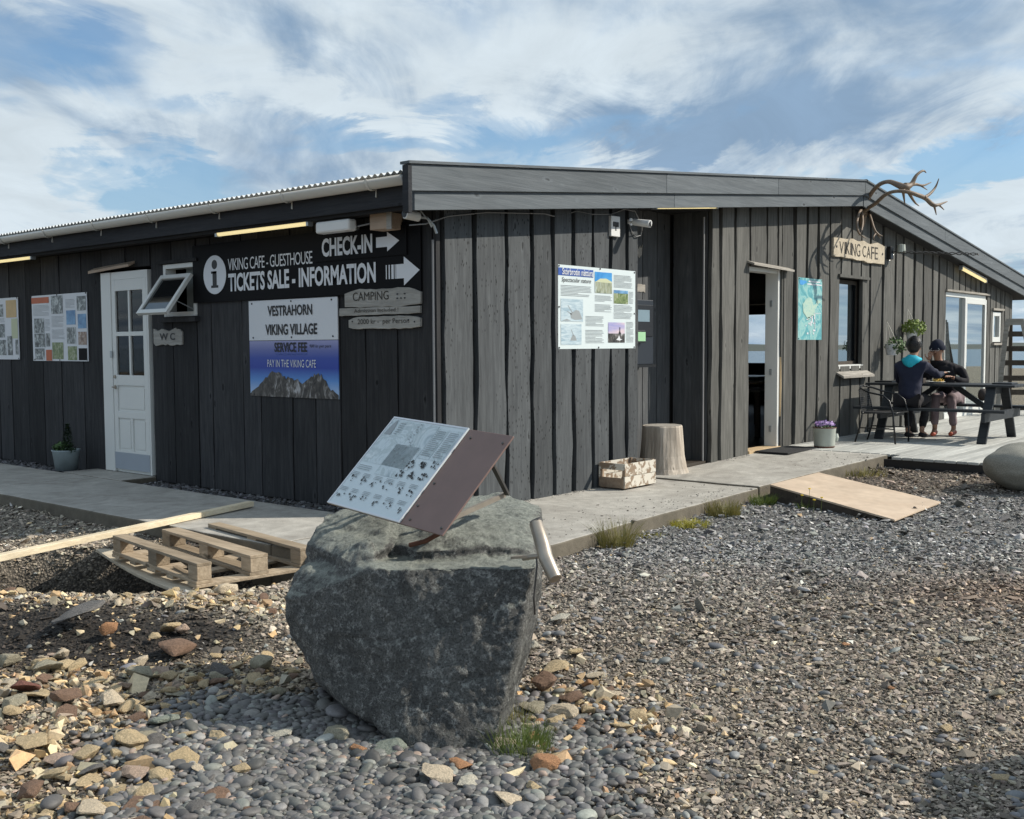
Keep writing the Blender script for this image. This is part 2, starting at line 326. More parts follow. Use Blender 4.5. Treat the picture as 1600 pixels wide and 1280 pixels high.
# ------------------------------------------------------------------ mesh helpers
class MB:
    def __init__(s): s.v = []; s.f = []
    def add(s, vs, fs):
        o = len(s.v); s.v += [tuple(map(float, p)) for p in vs]; s.f += [tuple(i + o for i in f) for f in fs]; return s
    def box(s, x0, x1, y0, y1, z0, z1):
        return s.add([(x0, y0, z0), (x1, y0, z0), (x1, y1, z0), (x0, y1, z0), (x0, y0, z1), (x1, y0, z1), (x1, y1, z1), (x0, y1, z1)],
                     [(0, 3, 2, 1), (4, 5, 6, 7), (0, 1, 5, 4), (1, 2, 6, 5), (2, 3, 7, 6), (3, 0, 4, 7)])
    def obox(s, c, ax, ay, az):
        c, ax, ay, az = map(np.array, (c, ax, ay, az))
        P = [c + i * ax + j * ay + k * az for i, j, k in ((-1, -1, -1), (1, -1, -1), (1, 1, -1), (-1, 1, -1), (-1, -1, 1), (1, -1, 1), (1, 1, 1), (-1, 1, 1))]
        return s.add(P, [(0, 3, 2, 1), (4, 5, 6, 7), (0, 1, 5, 4), (1, 2, 6, 5), (2, 3, 7, 6), (3, 0, 4, 7)])
    def bar(s, a, b, w, h, up=(0, 0, 1)):
        a, b = np.array(a, float), np.array(b, float); d = b - a; l = np.linalg.norm(d); d /= l
        sd = np.cross(d, up); sd /= np.linalg.norm(sd); u2 = np.cross(sd, d)
        return s.obox((a + b) / 2, d * l / 2, sd * w / 2, u2 * h / 2)
    def tube(s, pts, r, n=8, cap=True):
        pts = [np.array(p, float) for p in pts]; rs = r if hasattr(r, '__len__') else [r] * len(pts); rings = []
        prev = None
        for i, p in enumerate(pts):
            d = pts[min(i + 1, len(pts) - 1)] - pts[max(i - 1, 0)]; d /= np.linalg.norm(d) + 1e-12
            if prev is None:
                a = np.cross(d, (0, 0, 1) if abs(d[2]) < .9 else (1, 0, 0))
            else: a = prev - d * (prev @ d)
            a /= np.linalg.norm(a); prev = a; b = np.cross(d, a)
            rings.append([p + rs[i] * (cos(2 * pi * k / n) * a + sin(2 * pi * k / n) * b) for k in range(n)])
        vs = [q for rg in rings for q in rg]; fs = []
        for i in range(len(pts) - 1):
            for k in range(n): fs.append((i * n + k, i * n + (k + 1) % n, (i + 1) * n + (k + 1) % n, (i + 1) * n + k))
        if cap: fs += [tuple(range(n - 1, -1, -1)), tuple((len(pts) - 1) * n + k for k in range(n))]
        return s.add(vs, fs)
    def lathe(s, c, prof, n=24, ax=(0, 0, 1)):
        c = np.array(c, float); ax = np.array(ax, float); ax /= np.linalg.norm(ax)
        a = np.cross(ax, (0, 0, 1) if abs(ax[2]) < .9 else (1, 0, 0)); a /= np.linalg.norm(a); b = np.cross(ax, a)
        vs = [c + ax * z + r * (cos(2 * pi * k / n) * a + sin(2 * pi * k / n) * b) for r, z in prof for k in range(n)]
        fs = [(i * n + k, i * n + (k + 1) % n, (i + 1) * n + (k + 1) % n, (i + 1) * n + k) for i in range(len(prof) - 1) for k in range(n)]
        return s.add(vs, fs)
    def poly(s, pts, nrm, th):
        """flat polygon given in 3D, extruded by th along nrm"""
        n = len(pts); nrm = np.array(nrm, float); a = [np.array(p, float) for p in pts]; b = [p + nrm * th for p in a]
        return s.add(a + b, [tuple(range(n - 1, -1, -1)), tuple(range(n, 2 * n))] + [(i, (i + 1) % n, n + (i + 1) % n, n + i) for i in range(n)])
    def mesh(s, name):
        me = bpy.data.meshes.new(name); me.from_pydata(s.v, [], s.f); return me
    def build(s, name, mat, parent=None, smooth=False, bevel=0, fix=True, **kw):
        me = s.mesh(name)
        if fix:
            bm = bmesh.new(); bm.from_mesh(me); bmesh.ops.recalc_face_normals(bm, faces=bm.faces); bm.to_mesh(me); bm.free()
        return link(name, me, mat, parent, smooth, bevel, **kw)
def link(name, me, mat, parent=None, smooth=False, bevel=0, **kw):
    if mat is not None and not me.materials: me.materials.append(MATS[mat] if isinstance(mat, str) else mat)
    if smooth: me.polygons.foreach_set('use_smooth', [True] * len(me.polygons))
    o = bpy.data.objects.new(name, me); COL.objects.link(o)
    if parent is not None:
        o.parent = parent; o.matrix_parent_inverse = Matrix.Translation(-parent.location)
    if bevel:
        b = o.modifiers.new('b', 'BEVEL'); b.width = bevel; b.segments = 2; b.limit_method = 'ANGLE'
    tag(o, **kw); return o
def tag(o, label=None, cat=None, group=None, kind=None):
    if label: o['label'] = label
    if cat: o['category'] = cat
    if group: o['group'] = group
    if kind: o['kind'] = kind
    return o
def thing(name, loc, label=None, cat=None, group=None, kind=None):
    o = bpy.data.objects.new(name, None); o.empty_display_size = .2; COL.objects.link(o); o.location = tuple(map(float, loc))
    return tag(o, label, cat, group, kind)
# Children of a part: the part's own mesh is in world space already, so identity keeps them in place.
def sub(mb, name, mat, part, **kw):
    o = mb.build(name, mat, None, **kw); o.parent = part; return o

def text_mesh(string, bold=0.0, shear=0.0, spacing=1.0):
    cu = bpy.data.curves.new('t', 'FONT'); cu.body = string; cu.offset = bold; cu.shear = shear; cu.resolution_u = 3; cu.space_character = spacing
    o = bpy.data.objects.new('t', cu); COL.objects.link(o); dg = bpy.context.evaluated_depsgraph_get(); dg.update()
    me = bpy.data.meshes.new_from_object(o.evaluated_get(dg)); bpy.data.objects.remove(o); bpy.data.curves.remove(cu); return me
class Face:
    """a flat board: origin top-left O, unit vectors right U and down V, outward normal Nn"""
    def __init__(s, O, U, V, Nn, w, h):
        s.O, s.U, s.V, s.N, s.w, s.h = np.array(O, float), np.array(U, float), np.array(V, float), np.array(Nn, float), w, h
    def p(s, u, v, off=0): return s.O + s.U * u + s.V * v + s.N * off
    def panel(s, th): return MB().poly([s.p(0, 0, -th), s.p(s.w, 0, -th), s.p(s.w, s.h, -th), s.p(0, s.h, -th)], s.N, th)
    def rect(s, mb, u0, v0, u1, v1, off=.003):     # in fractions
        a = [s.p(u0 * s.w, v0 * s.h, off), s.p(u1 * s.w, v0 * s.h, off), s.p(u1 * s.w, v1 * s.h, off), s.p(u0 * s.w, v1 * s.h, off)]
        mb.add(a, [(3, 2, 1, 0)]); return mb
    def poly(s, mb, pts, off=.004):
        mb.add([s.p(a * s.w, b * s.h, off) for a, b in pts], [tuple(range(len(pts)))[::-1]]); return mb
    def text(s, string, u0, v0, u1, v1, mat, parent, off=.005, bold=0, name='lettering', shear=0, spacing=1.0):
        me = text_mesh(string, bold, shear, spacing); n = len(me.vertices); c = np.zeros(n * 3); me.vertices.foreach_get('co', c); c = c.reshape(-1, 3)
        x0, x1, y0, y1 = c[:, 0].min(), c[:, 0].max(), c[:, 1].min(), c[:, 1].max()
        a = (c[:, 0] - x0) / (x1 - x0) * (u1 - u0) * s.w + u0 * s.w; b = (y1 - c[:, 1]) / (y1 - y0) * (v1 - v0) * s.h + v0 * s.h
        w = s.O + np.outer(a, s.U) + np.outer(b, s.V) + s.N * off; me.vertices.foreach_set('co', w.ravel()); me.update()
        return link(name, me, mat, parent)
    def lines(s, mb, u0, v0, u1, v1, n, th=.25, off=.0035):
        st = (v1 - v0) / n
        for i in range(n):
            e = u1 - (u1 - u0) * (random.random() * .12 if (i + 1) % 6 else .45)
            s.rect(mb, u0, v0 + i * st, e, v0 + i * st + st * th, off)
        return mb
def faceA(y0, y1, z0, z1, off): return Face((-off, y0, z1), (0, -1, 0), (0, 0, -1), (-1, 0, 0), y0 - y1, z1 - z0)   # y0 = left end as seen
def faceB(x0, x1, z0, z1, off): return Face((x0, -off, z1), (1, 0, 0), (0, 0, -1), (0, -1, 0), x1 - x0, z1 - z0)
# ------------------------------------------------------------------ ground
def sst(a, b, x): t = np.clip((x - a) / (b - a), 0, 1); return t * t * (3 - 2 * t)
def vnoise(X, Y, s, seed=0):
    """cheap smooth value noise for arrays"""
    x = X / s + 1000 + seed * 17.3; y = Y / s + 1000 + seed * 7.7; xi = np.floor(x).astype(int); yi = np.floor(y).astype(int)
    fx = x - xi; fy = y - yi; fx = fx * fx * (3 - 2 * fx); fy = fy * fy * (3 - 2 * fy)
    def h(a, b):
        n = (a * 374761393 + b * 668265263 + seed * 974634777) & 0x7fffffff; n = ((n ^ (n >> 13)) * 1274126177) & 0x7fffffff
        return ((n ^ (n >> 16)) & 0xffff) / 65535.0
    return (h(xi, yi) * (1 - fx) + h(xi + 1, yi) * fx) * (1 - fy) + (h(xi, yi + 1) * (1 - fx) + h(xi + 1, yi + 1) * fx) * fy
def fbm(X, Y, s, seed=0): return (vnoise(X, Y, s, seed) + .5 * vnoise(X, Y, s / 2.1, seed + 1) + .25 * vnoise(X, Y, s / 4.3, seed + 2)) / 1.75
PITC = (-3.15, 7.35, 1.75, .92)
def pit(xc, yc):
    r = np.sqrt(((xc - PITC[0] + .25 * (fbm(xc, yc, .5, 5) - .5)) / PITC[2]) ** 2 + ((yc - PITC[1] + .25 * (fbm(xc, yc, .4, 8) - .5)) / PITC[3]) ** 2); return 1 - sst(.66, 1.02, r)
def gh(X, Y):
    X = np.asarray(X, float); Y = np.asarray(Y, float); xc, yc = wc(X, Y)
    z = -.12 + .105 * sst(3.4, 7.0, X) * (Y < 3) + .03 * (fbm(X, Y, 1.3, 1) - .5) + .02 * (fbm(X, Y, .35, 2) - .5)
    z = z - .60 * pit(xc, yc)
    m = np.exp(-((xc + 2.6) / 1.3) ** 2 - ((yc - 5.9) / .55) ** 2); z = z + .14 * m * (.4 + 1.2 * fbm(X, Y, .45, 4))
    z = z + .07 * np.exp(-((xc + 2.2) / .9) ** 2 - ((yc - 4.2) / .6) ** 2) * fbm(X, Y, .4, 6) * 1.6
    far = sst(60, 115, np.hypot(X, Y)); return z - far * 1.0
def soil(xc, yc):
    n = fbm(xc, yc, .5, 11)
    a = np.exp(-((xc + 2.25) / 1.0) ** 2 - ((yc - 5.45) / .50) ** 2) * 2.7 * (n + .3)
    b = pit(xc, yc) * 1.3
    return np.clip(np.maximum(a - .35, b), 0, 1)
def gcol(X, Y):
    xc, yc = wc(X, Y); n = fbm(X, Y, .9, 21)
    c = np.zeros(X.shape + (3,)); c[...] = (.225, .200, .172)
    def mixin(col, m):
        m = np.clip(m, 0, 1)[..., None]; c[...] = c * (1 - m) + np.array(col) * m
    mixin((.215, .22, .228), sst(6.2, 8.8, yc + 1.2 * n) * sst(.0, .8, xc) * (1 - sst(10.3, 11.3, yc)))
    mixin((.20, .17, .145), sst(10.3, 11.3, yc))
    mixin((.20, .13, .09), .9 * np.exp(-((xc - 3.2) / .75) ** 2 - ((yc - 6.5) / .5) ** 2) * (n + .3))
    mixin((.30, .27, .23), np.exp(-((xc + 1.35) / .6) ** 2 - ((yc - 6.0) / 1.0) ** 2) + sst(-3, -3.5, xc) * sst(7.4, 8.0, yc))
    mixin((.21, .18, .145), (xc < -.9) * (yc < 5.2) * .8)
    mixin((.30, .27, .20), sst(18, 26, yc) * .9)
    c *= (1.05, 1.0, .92); mixin((.035, .028, .022), soil(xc, yc)); return c
def blocked(X, Y):
    b = (X > -.02) & (Y > -.02)                                          # building
    b |= (X > -1.72) & (X < 3.3) & (Y > -1.58 + .05 * (X + 1.7)) & (Y < 0)
    b |= (X > -1.72) & (X < -.48) & (Y >= 0)
    b |= (X > -.48) & (X < .05) & (Y > 4.35) & (Y < 5.75)
    b |= (X > 3.2) & (X < 6.4) & (Y > -1.5) & (Y < 0)
    b |= (X > 6.14) & (Y > -6.0) & (Y < 0); return b
def spaced(lo, hi, st, out, g=1.16):
    a = list(np.arange(lo, hi + st / 2, st)); s = st; l = a[0]; h = a[-1]; A, B = [], []
    while l > -out: s *= g; l -= s; A.append(l)
    s = st
    while h < out: s *= g; h += s; B.append(h)
    return np.array(A[::-1] + a + B)
gx = spaced(-6.0, 7.0, .06, 220); gy = spaced(3.0, 13.0, .06, 220)
GX, GY = np.meshgrid(gx, gy); WX = CAM[0] + GX * DX[0] + GY * DX[1]; WY = CAM[1] + GX * DY[0] + GY * DY[1]
WZ = gh(WX, WY); nx, ny = len(gx), len(gy)
inside = blocked(WX, WY) & (np.hypot(WX, WY) < 40); WZ = np.where(inside, np.minimum(WZ, -.16), WZ)
me = bpy.data.meshes.new('gravel_ground'); idx = np.arange(nx * ny).reshape(ny, nx)
quads = np.stack([idx[:-1, :-1], idx[:-1, 1:], idx[1:, 1:], idx[1:, :-1]], -1).reshape(-1, 4)
def fast_mesh(me, V, Fc, k):
    me.vertices.add(len(V)); me.vertices.foreach_set('co', np.ascontiguousarray(V, dtype=np.float32).ravel())
    me.loops.add(Fc.size); me.loops.foreach_set('vertex_index', Fc.ravel().astype(np.int32))
    me.polygons.add(len(Fc)); me.polygons.foreach_set('loop_start', (np.arange(len(Fc)) * k).astype(np.int32)); me.update(calc_edges=True); me.validate()
fast_mesh(me, np.stack([WX, WY, WZ], -1).reshape(-1, 3), quads, 4)
def setcol(me, C):
    a = me.color_attributes.new('tone', 'FLOAT_COLOR', 'POINT'); a.data.foreach_set('color', np.hstack([C, np.ones((len(C), 1))]).astype(np.float32).ravel())
setcol(me, gcol(WX, WY).reshape(-1, 3)); me.polygons.foreach_set('use_smooth', [True] * len(me.polygons))
m, t, b = newmat('gravel_bed'); at = N(t, 'ShaderNodeAttribute', attribute_name='tone'); v = coords(t, rnd=False)
vo = N(t, 'ShaderNodeTexVoronoi'); vo.inputs['Scale'].default_value = 55; L(t, v, vo.inputs['Vector'])
sv = N(t, 'ShaderNodeSeparateColor'); L(t, vo.outputs['Color'], sv.inputs[0]); k = mathn(t, 'MULTIPLY_ADD', sv.outputs[0], 1.1, .35)
k = mathn(t, 'MULTIPLY', k, ramp(t, vo.outputs['Distance'], [(.2, 1.0), (.75, .35)]))
hs = N(t, 'ShaderNodeVectorMath', operation='SCALE'); L(t, at.outputs['Color'], hs.inputs[0]); L(t, k, hs.inputs['Scale']); L(t, hs.outputs[0], b.inputs['Base Color'])
b.inputs['Roughness'].default_value = .9; inv = mathn(t, 'SUBTRACT', 1, vo.outputs['Distance']); bump(t, b, inv, 1.0, .012)
link('gravel_ground', me, 'gravel_bed', kind='structure')
# the sea and the low far shore
m, t, b = newmat('sea_water'); b.inputs['Base Color'].default_value = (.05, .10, .14, 1); b.inputs['Roughness'].default_value = .22
bump(t, b, noise(t, coords(t, (.3, .3, .3), False), 1.0, 6, .7), .6, .3)
MB().add([(-6000, -6000, -1.0), (6000, -6000, -1.0), (6000, 6000, -1.0), (-6000, 6000, -1.0)], [(0, 1, 2, 3)]).build('sea', 'sea_water', kind='structure', fix=False)
def strip(name, az0, az1, r, hmax, mat, seed, depth=120):
    mb = MB(); n = 90; vs = []
    for i in range(n + 1):
        a = az0 + (az1 - az0) * i / n; h = hmax * (.25 + .9 * float(fbm(np.array(i * .35), np.array(.0), 3.0, seed))) * min(1, (i + .2) / 6, (n - i + .2) / 6)
        for rr, hh in ((r, -1.2), (r + depth * .3, h * .6 - .8), (r + depth * .6, h), (r + depth, -1.3)):
            p = cw(rr * sin(a), rr * cos(a)); vs.append((p[0], p[1], hh))
    fs = [(i * 4 + k, (i + 1) * 4 + k, (i + 1) * 4 + k + 1, i * 4 + k + 1) for i in range(n) for k in range(3)]
    return mb.add(vs, fs).build(name, mat, smooth=True, kind='structure')
strip('far_shore', radians(2), radians(46), 420, 2.6, 'far_land', 3)
strip('far_shore', radians(48), radians(125), 500, 1.4, 'far_land', 9)
# ------------------------------------------------------------------ loose stones
def icos(sub=1):
    bm = bmesh.new(); bmesh.ops.create_icosphere(bm, subdivisions=sub, radius=1); V = np.array([v.co[:] for v in bm.verts]); Fc = np.array([[v.index for v in f.verts] for f in bm.faces]); bm.free(); return V, Fc
def hull_shape(npts, seed, flat=1.0):
    r = np.random.default_rng(seed); P = r.normal(size=(npts, 3)); P /= np.linalg.norm(P, axis=1)[:, None]; P *= r.uniform(.75, 1.0, (npts, 1)); P *= (1, .78, flat)
    bm = bmesh.new(); [bm.verts.new(p) for p in P]; bmesh.ops.convex_hull(bm, input=bm.verts); bmesh.ops.delete(bm, geom=[v for v in bm.verts if not v.link_faces], context='VERTS')
    bm.verts.ensure_lookup_table(); bm.verts.index_update(); V = np.array([v.co[:] for v in bm.verts]); Fc = np.array([[v.index for v in f.verts] for f in bm.faces]); bm.free(); return V, Fc
CHIPS = [hull_shape(8, 100 + i, .34) for i in range(14)]; ANG = [hull_shape(9, 300 + i, .66) for i in range(12)]; PEB = []
for i in range(6):
    V, Fc = icos(2); PEB.append((V * np.array([1, .62 + .06 * (i % 4), .36 + .05 * (i % 3)]), Fc))
def scatter(name, shapes, P, size, col, tilt, mat, parent=None, smooth=False, kind='stuff', label=None, cat=None):
    n = len(P); which = rng.integers(0, len(shapes), n); yaw = rng.uniform(0, 2 * pi, n); ta = rng.uniform(0, 2 * pi, n); tl = rng.normal(0, 1, n) * tilt
    VV, FF, CC = [], [], []; off = 0
    for k, (V, Fc) in enumerate(shapes):
        s = which == k; m = int(s.sum())
        if not m: continue
        p = P[s]; v = V[None] * size[s][:, None, None] * rng.uniform(.8, 1.25, (m, 1, 3)); cy, sy = np.cos(yaw[s]), np.sin(yaw[s])
        x = v[..., 0] * cy[:, None] - v[..., 1] * sy[:, None]; y = v[..., 0] * sy[:, None] + v[..., 1] * cy[:, None]; z = v[..., 2]
        ca, sa = np.cos(ta[s])[:, None], np.sin(ta[s])[:, None]; ct, st = np.cos(tl[s])[:, None], np.sin(tl[s])[:, None]
        a = x * ca + y * sa; bb = -x * sa + y * ca; a2 = a * ct + z * st; z2 = -a * st + z * ct; x = a2 * ca - bb * sa; y = a2 * sa + bb * ca
        w = np.stack([x, y, z2], -1) + p[:, None, :]; VV.append(w.reshape(-1, 3)); FF.append((Fc[None] + (np.arange(m) * len(V))[:, None, None] + off).reshape(-1, 3)); off += m * len(V)
        CC.append(np.repeat(col[s], len(V), 0))
    me = bpy.data.meshes.new(name); fast_mesh(me, np.vstack(VV), np.vstack(FF), 3); setcol(me, np.clip(np.vstack(CC), .004, .9)); me.polygons.foreach_set('use_smooth', [smooth] * len(me.polygons)); return link(name, me, mat, parent, smooth, kind=kind, label=label, cat=cat)
for nm, rough, bs in (('stone_chips', .85, .35), ('pebble_stone', .62, .12)):
    m, t, b = newmat(nm); at = N(t, 'ShaderNodeAttribute', attribute_name='tone'); n = noise(t, coords(t, rnd=False), 130, 4, .65); n2 = noise(t, coords(t, rnd=False), 38, 3)
    hs = N(t, 'ShaderNodeVectorMath', operation='SCALE'); L(t, at.outputs['Color'], hs.inputs[0]); L(t, mathn(t, 'MULTIPLY_ADD', mathn(t, 'ADD', n, n2), .7, .3), hs.inputs['Scale'])
    L(t, hs.outputs[0], b.inputs['Base Color']); b.inputs['Roughness'].default_value = rough; bump(t, b, n, bs, .004)
def region(n, x0, x1, y0, y1, prob=None):
    yc = rng.uniform(y0, y1, n * 3); xc = rng.uniform(-1, 1, n * 3) * (x1 - x0) / 2 + (x0 + x1) / 2; k = np.abs(xc) < yc * .5 + .35; xc, yc = xc[k], yc[k]
    X = CAM[0] + xc * DX[0] + yc * DX[1]; Y = CAM[1] + xc * DY[0] + yc * DY[1]; k = ~blocked(X, Y)
    if prob is not None: k &= rng.random(len(X)) < prob(xc, yc)
    return X[k], Y[k], xc[k], yc[k]
def pebz(xc, yc):       # where rounded beach pebbles lie
    n = fbm(xc, yc, .35, 31) - .5
    a = 1 - sst(4.35, 4.85, yc + .5 * n); l = sst(-1.55, -1.1, xc + .4 * n + (4.6 - yc) * .25 - .35 * (yc < 3.8)); r = 1 - sst(.0, .55, xc + .5 * n); return a * l * r
def vary(C, amt, n): return C * np.exp(rng.normal(0, amt, (n, 1))) * np.exp(rng.normal(0, .022, (n, 3)))
def chips(n, y0, y1, s0, name):
    X, Y, xc, yc = region(n, -y1 * .5 - .4, y1 * .5 + .4, y0, y1, lambda a, b_: (1 - .9 * pebz(a, b_)) * (1 - .75 * soil(a, b_)))
    m = len(X); sz = s0 * np.exp(rng.normal(0, .42, m)); C = vary(gcol(X, Y) * 1.12, .42, m)
    tanm = rng.random(m) < (.012 + .16 * ((xc < -1.1) & (yc < 5.3))); C[tanm] = vary(np.tile((.42, .32, .19), (m, 1)), .25, m)[tanm]
    wh = rng.random(m) < .03; C[wh] = vary(np.tile((.36, .35, .32), (m, 1)), .2, m)[wh]
    dk = rng.random(m) < .10; C[dk] *= .45
    P = np.stack([X, Y, gh(X, Y) + sz * rng.uniform(.05, .55, m)], -1); scatter(name, CHIPS, P, sz, C, .42, 'stone_chips')
chips(52000, 3.0, 5.4, .0098, 'gravel')
chips(40000, 5.4, 8.4, .0130, 'gravel')
chips(20000, 8.4, 14.5, .0185, 'gravel')
X, Y, xc, yc = region(22000, -2.2, 1.3, 2.9, 5.1, pebz); m = len(X); sz = .0175 * np.exp(rng.normal(0, .30, m))
C = vary(np.tile((.120, .117, .112), (m, 1)), .28, m); k = rng.random(m) < .14; C[k] = vary(np.tile((.24, .24, .22), (m, 1)), .2, m)[k]; k = rng.random(m) < .03; C[k] = (.33, .25, .2)
scatter('beach_pebbles', PEB, np.stack([X, Y, gh(X, Y) + sz * .35 + rng.uniform(0, .02, m)], -1), sz, C, .35, 'pebble_stone', smooth=True)
# bigger rounded grey stones sprinkled in the gravel
X, Y, xc, yc = region(380, -3.2, 3.2, 3.0, 6.2, lambda a, b_: (a > -.9) * .9 + .12); m = len(X); sz = .020 * np.exp(rng.normal(0, .3, m))
scatter('pebble_scatter', PEB, np.stack([X, Y, gh(X, Y) + sz * .3], -1), sz, vary(np.tile((.145, .146, .147), (m, 1)), .3, m), .25, 'pebble_stone', smooth=True)
# tan rubble left and beside the boulder
X, Y, xc, yc = region(12000, -3.2, 1.0, 2.9, 6.9, lambda a, b_: np.clip((a < -1.0) * (.06 + .5 * (b_ < 5.0) + .5 * np.exp(-((b_ - 6.15) / .3) ** 2)) + 1.4 * np.exp(-((a - .3) / .30) ** 2 - ((b_ - 4.3) / .42) ** 2) + .14 * (b_ < 4.1) * (a < .7), 0, 1) * fbm(a, b_, .3, 41) ** 1.2)
m = len(X); sz = .0175 * np.exp(rng.normal(0, .45, m)); pal = np.array([(.60, .45, .26), (.64, .53, .34), (.42, .28, .16), (.48, .42, .29), (.36, .32, .24), (.56, .38, .20)])
C = vary(pal[rng.integers(0, 6, m)], .2, m); scatter('tan_rubble', ANG, np.stack([X, Y, gh(X, Y) + sz * .35], -1), sz, C, .5, 'stone_chips')
# dark shaded pebbles in the strip between path and side wall, and along the wall foot
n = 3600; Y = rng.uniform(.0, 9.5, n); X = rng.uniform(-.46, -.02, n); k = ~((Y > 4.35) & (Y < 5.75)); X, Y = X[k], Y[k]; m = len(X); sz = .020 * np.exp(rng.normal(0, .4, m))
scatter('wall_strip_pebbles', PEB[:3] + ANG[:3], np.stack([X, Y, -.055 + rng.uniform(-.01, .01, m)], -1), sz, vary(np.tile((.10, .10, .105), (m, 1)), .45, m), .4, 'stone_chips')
n = 500; X = rng.uniform(.0, 6, n); Y = -np.abs(rng.normal(0, .05, n)) - .05; k = (X < 5.5); X, Y = X[k], Y[k]; m = len(X)
scatter('wall_foot_grit', CHIPS, np.stack([X, Y, .004 + np.clip((X - 3.3) * .033, 0, .1)], -1), .008 * np.exp(rng.normal(0, .5, m)), vary(np.tile((.2, .19, .17), (m, 1)), .4, m), .2, 'stone_chips')
n = 900; X = rng.uniform(-1.7, 6.2, n); Y = -1.5 + np.abs(rng.normal(0, .35, n)) * rng.choice([1, 1, 1, 3], n); k = (Y < -.05); X, Y = X[k], Y[k]; m = len(X)
scatter('path_grit', CHIPS, np.stack([X, Y, .004 + np.clip((X - 3.3) * .033, 0, .1)], -1), .0065 * np.exp(rng.normal(0, .5, m)), vary(np.tile((.18, .165, .145), (m, 1)), .4, m), .2, 'stone_chips')
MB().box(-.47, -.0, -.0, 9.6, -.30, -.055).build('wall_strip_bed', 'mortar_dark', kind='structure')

# ------------------------------------------------------------------ concrete path
def slab(name, pts, zt, zb=-.32, parent=None):
    me_b = MB(); n = len(pts); P = []
    # densify outline so the edges can wander a little
    for i in range(n):
        a, b = np.array(pts[i], float), np.array(pts[(i + 1) % n], float); k = max(1, int(np.linalg.norm(b - a) / .12))
        for j in range(k):
            q = a + (b - a) * j / k; q = q + (.012 * (mnoise.noise((q[0] * 5, q[1] * 5, 1.)) ), .012 * mnoise.noise((q[0] * 5, q[1] * 5, 7.))); P.append(q)
    top = [(p[0], p[1], zt(p[0])) for p in P]; bot = [(p[0], p[1], zb) for p in P]; n = len(P)
    me_b.add(top + bot, [tuple(range(n))] + [(i, (i + 1) % n, n + (i + 1) % n, n + i) for i in range(n)])
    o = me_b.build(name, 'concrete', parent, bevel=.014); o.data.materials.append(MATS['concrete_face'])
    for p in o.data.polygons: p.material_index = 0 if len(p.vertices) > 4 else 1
    return o
path = thing('path', (0, 0, 0), kind='structure')
zr = lambda x: float(np.interp(x, [3.28, 6.4], [.015, .098]))
slab('slab', [(-1.75, 14), (-1.75, 5.02), (-.46, 5.02), (-.46, 5.72), (-.46, 14)], lambda x: 0.0, parent=path)
slab('slab', [(-1.75, 5.0), (-1.75, .03), (-.46, .03), (-.46, 5.0)], lambda x: 0.0, parent=path)
slab('slab', [(-.455, 4.4), (-.012, 4.4), (-.012, 5.7), (-.455, 5.7)], lambda x: 0.003, parent=path)
slab('slab', [(-1.75, .02), (-1.76, -1.62), (-.42, -1.60), (.87, -1.49), (3.25, -1.36), (3.26, -.005), (-.44, -.005)], lambda x: 0.0, parent=path)
slab('slab', [(3.275, -.01), (3.275, -1.36), (4.7, -1.42), (6.34, -1.52), (6.36, -.01)], zr, parent=path)
slab('slab', [(3.05, -.005), (4.55, -.005), (4.55, .48), (3.05, .48)], lambda x: zr(x) - .004, parent=path)

# ------------------------------------------------------------------ deck
deck = thing('deck', (6.2, -2, 0), kind='structure')
y = -.03; i = 0
bm_ = MB().box(0, 1, 0, 1, 0, 1)
while y > -6.0:
    x0 = 6.375 if y > -1.55 else 6.06 + .03 * (random.random() - .5); w = .118
    cut = random.choice([None, 9.7, 12.2]); segs = [(x0, 21.0)] if cut is None else [(x0, cut), (cut + .006, 21.0)]
    for a, b in segs: MB().box(a, b, y - w, y, .068, .10 + random.uniform(-.0015, .0015)).build('deck_board', 'deck_wood', deck, bevel=.004)
    y -= w + .008
jo = MB()
for X_ in (6.45, 7.6, 9, 10.5, 12, 14, 16, 18, 20.8): jo.box(X_, X_ + .05, -5.98, -.05, -.15, .066)
jo.build('joist', 'dark_timber', deck)
MB().box(6.10, 6.13, -5.98, -1.56, -.1, .066).build('edge_shade_strip', 'black_plastic', deck)  # black strip standing in for the shadow gap under the deck edge

# ------------------------------------------------------------------ the cafe
cafe = thing('cafe_building', (8.5, 6, 0), 'long low cafe building clad in upright dark stained boards under a shallow pitched metal roof', 'building')
def zs(x): return float(np.interp(x, [-.7, 8.52, 18], [2.535 - .01, 3.44, 3.44 - .119 * 9.48]))
OPB = [(5.55, 6.43, .0, 2.43), (8.27, 9.22, 1.13, 2.42), (12.97, 15.38, .0, 2.38), (15.78, 16.36, 1.46, 2.10)]
OPA = [(4.42, 5.46, .0, 2.37), (3.50, 4.14, 1.77, 2.37)]
def board(plane, c0, c1, z0, ztf, mat, th, wav, seed, base=0.0, off=0.0):
    """one waney-edged board standing on a wall plane"""
    n = 12 if wav > 0 else 1; vs = []
    for i in range(n + 1):
        t_ = i / n
        for s_, c in ((0, c0), (1, c1)):
            zt = ztf(c); zz_ = z0 + (zt - z0) * t_
            dx = wav * (mnoise.noise((zz_ * 1.7, seed * 3.1 + s_ * 9, 2.)) + .5 * mnoise.noise((zz_ * 5.3, seed * 1.1 + s_ * 5, 8.)))
            for d in (off + th, off):
                vs.append((c + dx, -d, zz_) if plane == 'B' else (-d, c + dx, zz_))
    fs = []
    for i in range(n):
        a = i * 4; b = a + 4; fs += [(a, a + 2, b + 2, b), (a + 1, b + 1, b + 3, a + 3), (a, b, b + 1, a + 1), (a + 2, a + 3, b + 3, b + 2)]
    fs += [(0, 1, 3, 2), (n * 4, n * 4 + 2, n * 4 + 3, n * 4 + 1)]
    return MB().add(vs, fs).build('wall_board', mat, cafe)
